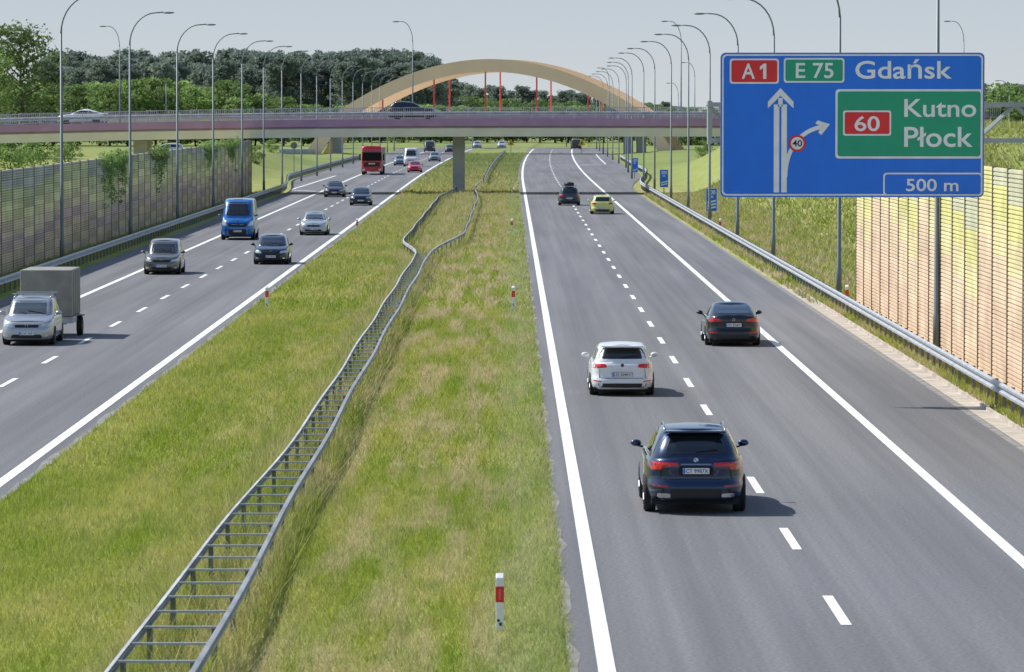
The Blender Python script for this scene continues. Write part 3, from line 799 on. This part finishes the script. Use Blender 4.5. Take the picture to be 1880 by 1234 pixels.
def patch(bvh,view,cs,k=0,nu=8,nv=6,off=.008):
    mb=MB(); vs=[]; D={'f':Vector((0,-1,0)),'b':Vector((0,1,0)),'r':Vector((-1,0,0)),'l':Vector((1,0,0))}[view]
    (a0,b0),(a1,b1),(a2,b2),(a3,b3)=cs
    for j in range(nv+1):
        for i in range(nu+1):
            u=2*i/nu-1; v=2*j/nv-1
            uu=u*math.sqrt(1-k*v*v/2); vv=v*math.sqrt(1-k*u*u/2); s=(uu+1)/2; t=(vv+1)/2
            A=(a0*(1-s)+a1*s)*(1-t)+(a3*(1-s)+a2*s)*t; B=(b0*(1-s)+b1*s)*(1-t)+(b3*(1-s)+b2*s)*t
            if view in 'fb': o=Vector((A,0,B))-D*20
            else: o=Vector((0,A,B))-D*20
            h=bvh.ray_cast(o,D)
            if h[0] is None:
                q=Vector(o)
                if view in 'fb': q.y=-D.y*2.0
                else: q.x=-D.x*.9
                p=bvh.find_nearest(q)[0]
            else: p=h[0]
            vs.append(p-D*off)
    fs=[]; w=nu+1
    for j in range(nv):
        for i in range(nu): fs.append((j*w+i,j*w+i+1,(j+1)*w+i+1,(j+1)*w+i))
    loop=[i for i in range(w)]+[j*w+nu for j in range(1,nv+1)]+[nv*w+i for i in range(nu-1,-1,-1)]+[j*w for j in range(nv-1,0,-1)]
    n0=len(vs); vs+=[vs[i]+D*(off+.012) for i in loop]; n=len(loop)
    for i in range(n): fs.append((loop[i],loop[(i+1)%n],n0+(i+1)%n,n0+i))
    return mb.add(vs,fs)
PAINT={}
def paint(name,c,metal=.3,rough=.35):
    if name not in PAINT: PAINT[name]=mat('car_paint_'+name,c,rough,metal,coat=1,var=.03,scale=.7)
    return PAINT[name]
def wheel(t,x,y,r,w,s):
    m=MB().lathex([(-w/2,r*.72),(-w/2,r*.93),(-w/2+.03,r),(w/2-.03,r),(w/2,r*.93),(w/2,r*.70)],(0,0,0),28)
    o=m.build('wheel','tyre',t); o.location=(x,y,r)
    q=MB().lathex([(s*(w/2-.06),r*.7),(s*(w/2+.002),r*.69),(s*(w/2-.01),r*.62),(s*(w/2-.04),r*.58),(s*(w/2-.03),.03)],(0,0,0),20)
    for k in range(5):
        a=2*PI*k/5; q.tube([(s*(w/2-.012),.05*math.cos(a),.05*math.sin(a)),(s*(w/2-.012),r*.66*math.cos(a),r*.66*math.sin(a))],.028,5)
    q.build('rim','rim',o)
def car(name,cat,label,sp,pm,loc,rz,front=None,rear=None,plate_txt=None,group=None,extras=(),glass='glass'):
    t=empty(name,loc,rz,label,cat,group)
    mb=car_body(sp); body=mb.build('body',pm,t,smooth=True,merge=True)
    bm=bmesh.new(); bm.from_mesh(body.data); bvh=BVHTree.FromBMesh(bm)
    L,W,H,zb=sp['L'],sp['W'],sp['H'],sp['zb']; hw=W/2; f=L/2; belt=sp['belt']; cow=f-sp['cowl']; r=sp.get('wr',.33)
    gw,rw=sp.get('gw',.90)*hw,sp.get('rw',.68)*hw
    P=lambda n,m,v,c,k=0,**kw: patch(bvh,v,c,k,**kw).build(n,m,t,smooth=False)
    P('windscreen',glass,'f',[(-gw*.90,belt+.05),(gw*.90,belt+.05),(rw*.90,H-.11),(-rw*.90,H-.11)],.06,nu=10,nv=8)
    rz0=sp.get('rz0',belt+.06)
    P('rear_window','glass','b',[(-gw*.84,rz0),(gw*.84,rz0),(rw*.88,H-.14),(-rw*.88,H-.14)],.14,nu=10,nv=8)
    yb=-f+sp['rglass']; yt=-f+sp['rroof']; ft=f-sp['rooff']; md=(cow+yb)/2-.1
    for v in 'lr':
        P('side_window','glass',v,[(cow-.20,belt+.05),(md+.03,belt+.05),(md+.03,H-.16),(ft-.02,H-.15)],0)
        if not sp.get('panelvan'): P('side_window','glass',v,[(md-.03,belt+.05),(yb+.38,belt+.07),(yt+.15,H-.17),(md-.03,H-.16)],0)
        for ay in (f-sp.get('fo',.88),-f+sp.get('ro',.85)):
            rr=r+.055
            P('wheel_arch','under',v,[(ay-rr,zb+.03),(ay+rr,zb+.03),(ay+rr*.75,r+rr*.78),(ay-rr*.75,r+rr*.78)],.45,off=.004)
    for ay in (f-sp.get('fo',.88),-f+sp.get('ro',.85)):
        for s in (-1,1): wheel(t,s*(hw-.125),ay,r,.235,s)
    MB().box(-hw*.86,hw*.86,-f+.25,f-.25,zb-.07,zb+.06).build('underbody','under',t)
    for s in (-1,1):
        m=MB().ellipsoid((s*(hw+.08),cow-.30,belt+.08),(.115,.07,.07),12,8)
        m.tube([(s*(hw-.06),cow-.28,belt+.0),(s*(hw+.05),cow-.29,belt+.03)],.025,6)
        m.build('door_mirror',sp.get('mirm',pm),t,smooth=True)
    for key,vw in ((front,'f'),(rear,'b')):
        if not key: continue
        for d in key:
            n,m,c,mir=d[:4]; k=d[4] if len(d)>4 else .2
            kw=dict(nu=14,nv=2,off=.004) if 'gap' in n else {}
            P(n,m,vw,c,k,**kw)
            if mir: P(n,m,vw,[(-c[1][0],c[1][1]),(-c[0][0],c[0][1]),(-c[3][0],c[3][1]),(-c[2][0],c[2][1])],k,**kw)
    def hit(vw,x,z):
        D=Vector((0,-1,0)) if vw=='f' else Vector((0,1,0)); h=bvh.ray_cast(Vector((x,0,z))-D*20,D); return h[0].y if h[0] else (f if vw=='f' else -f)
    if plate_txt:
        for vw,z in (('f',sp.get('fpz',.42)),('b',sp.get('rpz',.6))):
            sgn=1 if vw=='f' else -1; y=max(hit(vw,0,z-.05)*sgn,hit(vw,0,z+.05)*sgn)*sgn+sgn*.012
            m=MB().box(-.26,.26,min(y,y+sgn*.012),max(y,y+sgn*.012),z-.057,z+.057).build('number_plate','white',t)
            yy=y+sgn*.0125
            fl=(vw=='f')
            MB().box(*( (.215,.255) if fl else (-.255,-.215)),min(yy,yy+sgn*.002),max(yy,yy+sgn*.002),z-.052,z+.052).build('blue_strip','blue',m)
            text_mesh('lettering',plate_txt,'black',m,-.24 if fl else -.20,.20 if fl else .24,z-.038,z+.038,yy,flip=fl,bold=.01,solid=.002)
    for e in extras:
        if e=='rails':
            for s in (-1,1):
                xx=s*(rw-.05); pts=[]
                for q in range(7):
                    y=ft-.15+(yt+.1-ft+.15)*q/6; h=bvh.ray_cast(Vector((xx,y,5)),Vector((0,0,-1)))
                    pts.append((xx,y,(h[0].z if h[0] else H-.1)+(.03 if q in (0,6) else .055)))
                MB().tube(pts,.02,6).build('roof_rail','chrome',t,smooth=True)
        elif e=='bars':
            for y in (ft-.4,yt+.5): MB().box(-rw-.03,rw+.03,y-.03,y+.03,H+.03,H+.065).build('roof_bar','zinc',t)
        elif e=='box':
            b=MB(); rs=[]
            for z,s in ((H+.08,.93),(H+.14,1),(H+.26,.98),(H+.33,.90)): rs.append([(x,y,z) for x,y in ring(.42*s,(ft+yt)/2+1.0*s,(ft+yt)/2-.9*s,3.5,8)])
            loft(b,rs,crown=.03); b.build('roof_box','black',t,smooth=True)
        elif e[0]=='emblem':
            _,vw,z,rd=e[:4]; sgn=1 if vw=='f' else -1; y=hit(vw,0,z)+sgn*.014
            def dsc(r_,yy): return MB().poly_xz([(r_*math.cos(2*PI*k/20),z+r_*math.sin(2*PI*k/20)) for k in range(20)],min(yy,yy+sgn*.006),max(yy,yy+sgn*.006))
            b=dsc(rd,y).build('emblem','chrome',t); dsc(rd*.72,y+sgn*.0065).build('emblem_centre',e[4] if len(e)>4 else 'black',b)
            if len(e)>4:
                y2=y+sgn*.013; r2=rd*.70
                for a0 in (0,PI): MB().poly_xz([(0,z)]+[(r2*math.cos(a0+a),z+r2*math.sin(a0+a)) for a in [k*PI/2/6 for k in range(7)]],min(y2,y2+sgn*.002),max(y2,y2+sgn*.002)).build('emblem_quarter','white',b)
        elif e=='wiper':
            for xa in (-.5,.1): 
                h1=hit('f',xa,belt+.07); h2=hit('f',xa+.55,belt+.16); MB().tube([(xa,h1+.03,belt+.07),(xa+.55,h2+.03,belt+.16)],.012,5).build('wiper','black',t)
        elif e=='rearwiper':
            z=rz0+.05; h1=hit('b',0,z); h2=hit('b',.42,z+.04); MB().tube([(0,h1-.03,z),(.42,h2-.03,z+.04)],.012,5).build('wiper','black',t)
        elif e=='spoiler':
            MB().box(-rw*.92,rw*.92,yt-.22,yt+.05,H-.115,H-.075).build('roof_spoiler',pm,t,bevel=.015)
    bm.free(); return t
hatch=dict(L=4.26,W=1.80,H=1.46,zb=.19,belt=.93,hood=.80,cowl=1.10,rooff=1.95,rroof=.42,rglass=.14,deck=.93,rw=.70)
suv=dict(L=4.92,W=2.02,H=1.70,zb=.26,belt=1.10,hood=1.02,cowl=1.35,rooff=2.2,rroof=.56,rglass=.14,deck=1.10,wr=.38,ro=.95,fo=.9,gw=.90,rw=.64,rpz=.86,fpz=.5,rz0=1.18,n=5)
sedan=dict(L=4.86,W=1.86,H=1.43,zb=.19,belt=.93,hood=.80,cowl=1.35,rooff=2.15,rroof=1.60,rglass=.42,deck=1.03,deck2=.98,ro=1.1,wr=.34,rpz=.72,rz0=1.07,rw=.63)
mpv=dict(L=4.32,W=1.76,H=1.62,zb=.20,belt=.98,hood=.86,cowl=1.0,rooff=1.75,rroof=.35,rglass=.12,deck=.98,rw=.76,n=7,gn=7)
van=dict(L=5.4,W=2.05,H=2.50,zb=.26,belt=1.42,hood=1.22,cowl=.62,rooff=1.35,rroof=.12,rglass=.06,deck=1.42,gw=.955,rw=.86,wr=.35,n=6,gn=6,fpz=.55,panelvan=1)
def gap(x,z): return ('panel_gap','gap',[(-x,z-.006),(x,z-.006),(x,z+.006),(-x,z+.006)],False,0)
def vgap(x,z0,z1): return ('panel_gap','gap',[(x-.006,z0),(x+.006,z0),(x*.97+.006,z1),(x*.97-.006,z1)],True,0)
def fr(W,hz):
    h=W/2
    return [('headlight','lens',[(h*.50,hz-.09),(h*.92,hz-.04),(h*.93,hz+.09),(h*.56,hz+.03)],True,.3),
            ('grille','black',[(-h*.44,hz-.09),(h*.44,hz-.09),(h*.46,hz+.01),(-h*.46,hz+.01)],False,.1),
            ('lower_intake','black',[(-h*.62,.25),(h*.62,.25),(h*.55,.38),(-h*.55,.38)],False,.2),
            ('fog_light','lens',[(h*.68,.30),(h*.82,.31),(h*.82,.38),(h*.68,.37)],True,.6)]
X5=paint('navy',(.008,.022,.07),.5,.3)
car('off_roader','car','dark navy off-roader driving away, nearest vehicle in the right carriageway',suv,X5,(3.64,91.2,0),0,
    rear=[('tail_light','tail',[(.36,.955),(.88,.93),(.93,1.03),(.34,1.02)],True,.1),('tail_light','tail',[(.66,.89),(.87,.87),(.89,.94),(.66,.95)],True,.1),
          ('bumper_trim','black',[(-.88,.30),(.88,.30),(.93,.52),(-.93,.52)],False,.1),('plate_recess','under',[(-.34,.77),(.34,.77),(.34,.96),(-.34,.96)],False,.2),
          ('rear_reflector','tail',[(.55,.55),(.84,.56),(.84,.585),(.55,.575)],True,0),('exhaust_tip','chrome',[(.50,.33),(.76,.33),(.76,.42),(.50,.42)],True,.4),('chrome_strip','chrome',[(-.30,.985),(.30,.985),(.30,1.0),(-.30,1.0)],False,0),gap(.86,.70),vgap(.70,.70,.88)],
    front=fr(2.0,.88),plate_txt='CT 9987X',extras=['rails','spoiler','rearwiper',('emblem','b',1.068,.05,'blue')])
car('hatchback','car','white hatchback driving away in the left lane ahead of the navy off-roader',dict(hatch,rpz=.60,rz0=1.03,rw=.70,rroof=.5),paint('white',(.80,.81,.82),0,.35),(3.1,127.6,0),0,
    rear=[('tail_light','tail',[(.42,.80),(.84,.76),(.86,.90),(.46,.90)],True,.2),('bumper_trim','black',[(-.62,.24),(.62,.24),(.70,.36),(-.70,.36)],False,.2),
          ('plate_recess','zinc',[(-.30,.53),(.30,.53),(.30,.68),(-.30,.68)],False,.2),('rear_reflector','tail',[(.58,.40),(.80,.42),(.80,.45),(.58,.43)],True,0),gap(.80,.50),vgap(.64,.50,.76)],
    front=fr(1.8,.70),plate_txt='ZS 504KV',extras=['spoiler','rearwiper',('emblem','b',.86,.055)])
car('liftback','car','black liftback saloon driving away in the right lane below the sign',sedan,paint('black',(.010,.012,.017),.4,.3),(7.48,154.3,0),0,
    rear=[('tail_light','tail',[(.40,.84),(.88,.81),(.88,.94),(.46,.93)],True,.2),('bumper_trim','black',[(-.7,.22),(.7,.22),(.78,.36),(-.78,.36)],False,.2),
          ('rear_reflector','tail',[(.55,.44),(.80,.45),(.80,.48),(.55,.47)],True,0),('plate_recess','under',[(-.32,.65),(.32,.65),(.30,.80),(-.30,.80)],False,.2),gap(.84,.55)],
    front=fr(1.86,.68),plate_txt='WD 836MW',extras=[('emblem','b',.90,.045)])
car('hatchback','car','lime yellow hatchback driving away in the right lane, far ahead',dict(hatch,H=1.45,rpz=.45),paint('lime',(.68,.70,.22),.05,.35),(6.95,345,0),0,
    rear=[('tail_light','tail',[(.46,.76),(.82,.74),(.82,.90),(.50,.90)],True,.3),('bumper_trim','black',[(-.5,.24),(.5,.24),(.6,.38),(-.6,.38)],False,.2)],front=fr(1.8,.7),plate_txt='WX 4471')
car('estate_car','car','dark grey car carrying a black roof box, far up the left lane',dict(hatch,H=1.55),paint('graphite',(.04,.05,.06),.5,.35),(4.85,376,0),0,
    rear=[('tail_light','tail',[(.5,.76),(.84,.74),(.84,.90),(.54,.90)],True,.3),('bumper_trim','black',[(-.6,.24),(.6,.24),(.7,.42),(-.7,.42)],False,.2)],front=fr(1.8,.7),plate_txt='GD 8812',extras=['bars','box'])
car('people_carrier','car','silver people carrier with roof bars towing the grey box trailer',mpv,paint('silver',(.44,.45,.46),.6,.35),(-16.25,154.5,0),PI,
    front=fr(1.76,.70)+[gap(.55,.82)],rear=[('tail_light','tail',[(.6,.8),(.84,.8),(.8,1.2),(.62,1.2)],True,.2)],plate_txt='ELW 36F1',extras=['bars','rails','wiper',('emblem','f',.68,.05)],glass='glassl')
car('people_carrier','car','grey brown people carrier oncoming in the outer left lane',dict(mpv,H=1.67,L=4.47,n=5,gn=5),paint('taupe',(.15,.14,.125),.5,.35),(-16.75,220,0),PI,
    front=fr(1.8,.70),rear=[('tail_light','tail',[(.6,.8),(.84,.8),(.8,1.1),(.62,1.1)],True,.2)],plate_txt='GW 635CE',extras=['wiper',('emblem','f',.70,.05)])
car('hatchback','car','black hatchback oncoming in the inner left lane beside the taupe people carrier',dict(hatch,H=1.51),paint('blacktwo',(.014,.017,.024),.4,.3),(-12.25,234,0),PI,
    front=fr(1.8,.66)+[('lower_intake','black',[(-.45,.28),(.45,.28),(.5,.52),(-.5,.52)],False,.2)],rear=[('tail_light','tail',[(.5,.76),(.84,.74),(.84,.90),(.54,.90)],True,.3)],plate_txt='FZI 79WL',extras=['wiper',('emblem','f',.70,.05)])
car('panel_van','van','bright blue panel van oncoming behind the taupe people carrier',van,paint('vanblue',(.012,.15,.46),.2,.35),(-16.55,278,0),PI,
    front=[('headlight','lens',[(.62,.86),(.96,.90),(.97,1.22),(.74,1.12)],True,.3),('grille','black',[(-.52,.80),(.52,.80),(.60,1.02),(-.60,1.02)],False,.2),('bumper_trim','black',[(-.96,.30),(.96,.30),(.98,.66),(-.98,.66)],False,.1),('grille_bar','chrome',[(-.5,.93),(.5,.93),(.5,.96),(-.5,.96)],False,0)],
    rear=[('tail_light','tail',[(.85,.9),(.98,.9),(.97,1.5),(.86,1.5)],True,.1)],plate_txt='PO 5LX37',extras=['wiper',('emblem','f',1.13,.06)])
car('saloon','car','pale silver saloon oncoming in the inner lane beside the blue van',dict(sedan,H=1.46,L=4.6,W=1.78,fpz=.4),paint('palesilver',(.46,.49,.48),.5,.35),(-12.4,288,0),PI,
    front=fr(1.78,.64),rear=[('tail_light','tail',[(.5,.76),(.82,.74),(.82,.9),(.5,.9)],True,.3)],plate_txt='DW 2R981',extras=['wiper',('emblem','f',.66,.045)],glass='glassl')
car('hatchback','car','dark blue black hatchback oncoming in the inner lane before the bridge shadow',dict(hatch,H=1.50),paint('inkblue',(.015,.02,.035),.4,.3),(-12.35,376,0),PI,
    front=fr(1.8,.66),rear=[('tail_light','tail',[(.5,.76),(.84,.74),(.84,.90),(.54,.90)],True,.3)],plate_txt='GD 231TK')
car('saloon','car','dark grey saloon oncoming in the outer lane under the bridge',dict(sedan,H=1.43,L=4.7),paint('darkgrey',(.07,.075,.09),.5,.35),(-15.9,412,0),PI,
    front=fr(1.86,.62),rear=[('tail_light','tail',[(.5,.76),(.82,.74),(.82,.9),(.5,.9)],True,.3)],plate_txt='PZ 91822')
far=[('hatchback',hatch,'redcar',(.5,.02,.04),764,571,'small red car oncoming beyond the bridge behind the saloons',-12.0),
     ('hatchback',hatch,'bluegrey',(.16,.2,.24),735,640,'small blue grey car following the red lorry',None),
     ('panel_van',dict(van,H=2.6),'vanwhite',(.7,.7,.7),755,630,'white van in the queue between the red lorry and red car',None),
     ('hatchback',hatch,'steel',(.2,.22,.25),798,690,'grey car farther back right of the white van',None),
     ('panel_van',dict(van,H=2.1),'vandark',(.03,.04,.05),789,840,'dark van far back in the oncoming traffic',None),
     ('hatchback',hatch,'farblack',(.03,.03,.03),826,830,'tiny dark car standing in for motorcycles at the back of the oncoming traffic',None),  # small car used as a stand-in for motorcycles
     ('hatchback',hatch,'farsilver',(.4,.42,.45),876,922,'tiny silver car where the oncoming road bends',None),
     ('hatchback',hatch,'farwhite',(.6,.6,.62),921,925,'tiny white car at the bend above the median',None)]
for n,sp,pn,c,px,Y,l,Xo in far:
    car(n,'van' if 'van' in n else 'car',l,sp,paint(pn,c,.3,.35),((px-937)*Y/F if Xo is None else Xo,Y,.0),PI,front=fr(sp['W'],.9 if 'van' in n else .66))
car('panel_van','van','tiny dark van far away on the right carriageway under the bridge',dict(van,H=2.0),paint('vandark',(.03,.04,.05)),((1057-937)*900/F,900,0),0,rear=[('tail_light','tail',[(.8,.9),(.98,.9),(.97,1.4),(.82,1.4)],True,.1)])
car('saloon','car','white saloon crossing the left part of the bridge',sedan,paint('white',(.72,.73,.74)),((153-937)*428.6/F,428.6,6.95+dz(-40)),PI/2,front=fr(1.86,.66),rear=[('tail_light','tail',[(.5,.8),(.86,.8),(.86,.93),(.5,.93)],True,.2)])
car('off_roader','car','black off-roader crossing the middle of the bridge',dict(suv,H=1.70,L=4.7,W=1.9),paint('black',(.012,.013,.016)),((757-937)*432/F,432,6.95),-PI/2,front=fr(1.9,.85),rear=[('tail_light','tail',[(.5,.9),(.86,.9),(.86,1.03),(.5,1.03)],True,.2)],extras=['rails'])
car('estate_car','car','pale car on the slip road behind the left noise wall',hatch,paint('farwhite',(.6,.6,.62)),((305-937)*520/F,520,gh(-39,520)),PI/2,front=fr(1.8,.66))

t=empty('box_trailer',(-16.15,159.4,0),PI,'tall grey tarpaulin box trailer behind the silver people carrier','trailer')
MB().box(-.90,.90,-1.6,1.6,.72,2.36).build('tarpaulin_cover','tarp',t,bevel=.05)
MB().box(-.93,.93,-1.63,1.63,.50,.715).build('side_board','zinc',t,bevel=.01)
MB().tube([(-.7,1.6,.5),(0,2.9,.45)],.04,6).tube([(.7,1.6,.5),(0,2.9,.45)],.04,6).build('drawbar','zinc',t)
fm=MB()
for y in (-1.0,-.33,.33,1.0):
    for s in (-1,1): fm.box(s*.905-.012,s*.905+.012,y-.02,y+.02,.73,2.30)
fm.build('tarpaulin_strap','lamp',t)
for s in (-1,1):
    wheel(t,s*1.0,-.3,.33,.2,s); MB().box(s*1.0-.13,s*1.0+.13,-.75,.15,.68,.71).build('mudguard','black',t)
for s in (-1,1): MB().box(s*.8-.08,s*.8+.08,-1.66,-1.632,.55,.65).build('tail_light','tail',t)

t=empty('lorry',(-16.7,549,0),PI,'red lorry oncoming in the outer lane beyond the bridge','lorry')
def rbox(w,y0,y1,z0,z1,n=8):
    m=MB(); rs=[]
    for z,s in ((z0,1),(z0+.3,1),((z0+z1)/2,1),(z1-.35,.985),(z1-.12,.95),(z1,.88)): rs.append([(x,y,z) for x,y in ring(w/2*s,y1-(1-s)*1.6,y0+(1-s)*.4,n)])
    loft(m,rs,crown=.03); return m
rbox(2.5,-1.0,1.2,.55,3.45).build('cab','truckred',t,smooth=True)
MB().box(-1.14,1.14,1.15,1.28,1.70,2.60).build('windscreen','gap',t,bevel=.05)
MB().box(-1.18,1.18,1.2,1.42,2.60,2.76).build('sun_visor','black',t,bevel=.03)
MB().box(-.95,.95,1.15,1.27,1.0,1.5).build('grille','black',t,bevel=.03)
MB().box(-.4,.4,1.271,1.285,1.28,1.42).build('badge','chrome',t)
MB().box(-1.26,1.26,.8,1.30,.38,.85).build('bumper','truckred',t,bevel=.05)
for s in (-1,1):
    MB().box(s*1.0-.18,s*1.0+.18,1.29,1.31,.52,.74).build('headlight','lens',t,bevel=.01)
    MB().box(s*1.42-.1,s*1.42+.1,.95,1.1,1.75,2.5).build('door_mirror','black',t,bevel=.03)
    for y in (.1,-3.6,-9.0,-10.3): wheel(t,s*1.08,y,.5,.3,s)
MB().box(-1.27,1.27,-12.6,-1.5,1.15,3.3).build('trailer_body','tarp',t,bevel=.04)
MB().box(-1.0,1.0,-12.4,.6,.75,1.1).build('chassis','under',t)

# ------------------------------------------------------------------ light and camera
sund=Vector((-1,.5,0)).normalized(); el=R(48)
sd=Vector((sund.x*math.cos(el),sund.y*math.cos(el),math.sin(el)))
sl=bpy.data.lights.new('sun','SUN'); sl.energy=5.0; sl.angle=R(.5); sl.color=(1,.97,.92)
so=bpy.data.objects.new('sun',sl); COL.objects.link(so); so.rotation_euler=sd.to_track_quat('Z','Y').to_euler(); so.location=(0,0,50)
w=bpy.data.worlds.new('World'); S.world=w; w.use_nodes=True; N=w.node_tree.nodes; Lk=w.node_tree.links
sk=N.new('ShaderNodeTexSky'); sk.sky_type='NISHITA'; sk.sun_disc=False; sk.sun_elevation=el; sk.sun_rotation=math.atan2(sd.x,sd.y)
sk.air_density=1.0; sk.dust_density=.6; sk.ozone_density=2.0
tc=N.new('ShaderNodeTexCoord'); sp=N.new('ShaderNodeSeparateXYZ'); Lk.new(tc.outputs['Generated'],sp.inputs[0])
mr=N.new('ShaderNodeMapRange'); mr.interpolation_type='SMOOTHSTEP'; mr.inputs[1].default_value=0.0; mr.inputs[2].default_value=.45; Lk.new(sp.outputs['Z'],mr.inputs[0])
hz=N.new('ShaderNodeValToRGB'); hz.color_ramp.elements[0].position=0; hz.color_ramp.elements[1].position=.03
hz.color_ramp.elements[0].color=(.84,.90,.93,1); hz.color_ramp.elements[1].color=(.70,.80,.90,1); Lk.new(sp.outputs['Z'],hz.inputs['Fac'])
vs_=N.new('ShaderNodeVectorMath'); vs_.operation='SCALE'; vs_.inputs['Scale'].default_value=4.9; Lk.new(hz.outputs['Color'],vs_.inputs[0])
mx=N.new('ShaderNodeMix'); mx.data_type='RGBA'; Lk.new(mr.outputs[0],mx.inputs[0]); Lk.new(vs_.outputs[0],mx.inputs[6]); Lk.new(sk.outputs[0],mx.inputs[7])
bg=N['Background']; bg.inputs['Strength'].default_value=.15; Lk.new(mx.outputs[2],bg.inputs['Color'])
cam=bpy.data.cameras.new('Camera'); co=bpy.data.objects.new('Camera',cam); COL.objects.link(co); S.camera=co
cam.sensor_width=36; cam.lens=F/1880*36; cam.clip_start=1; cam.clip_end=12000
co.location=(0,0,EYE); co.rotation_euler=(PI/2-math.atan(417/F),0,-3/F)
cam.dof.use_dof=True; cam.dof.focus_distance=150; cam.dof.aperture_fstop=6.3
S.view_settings.view_transform='Standard'; S.view_settings.look='None'; S.view_settings.exposure=0
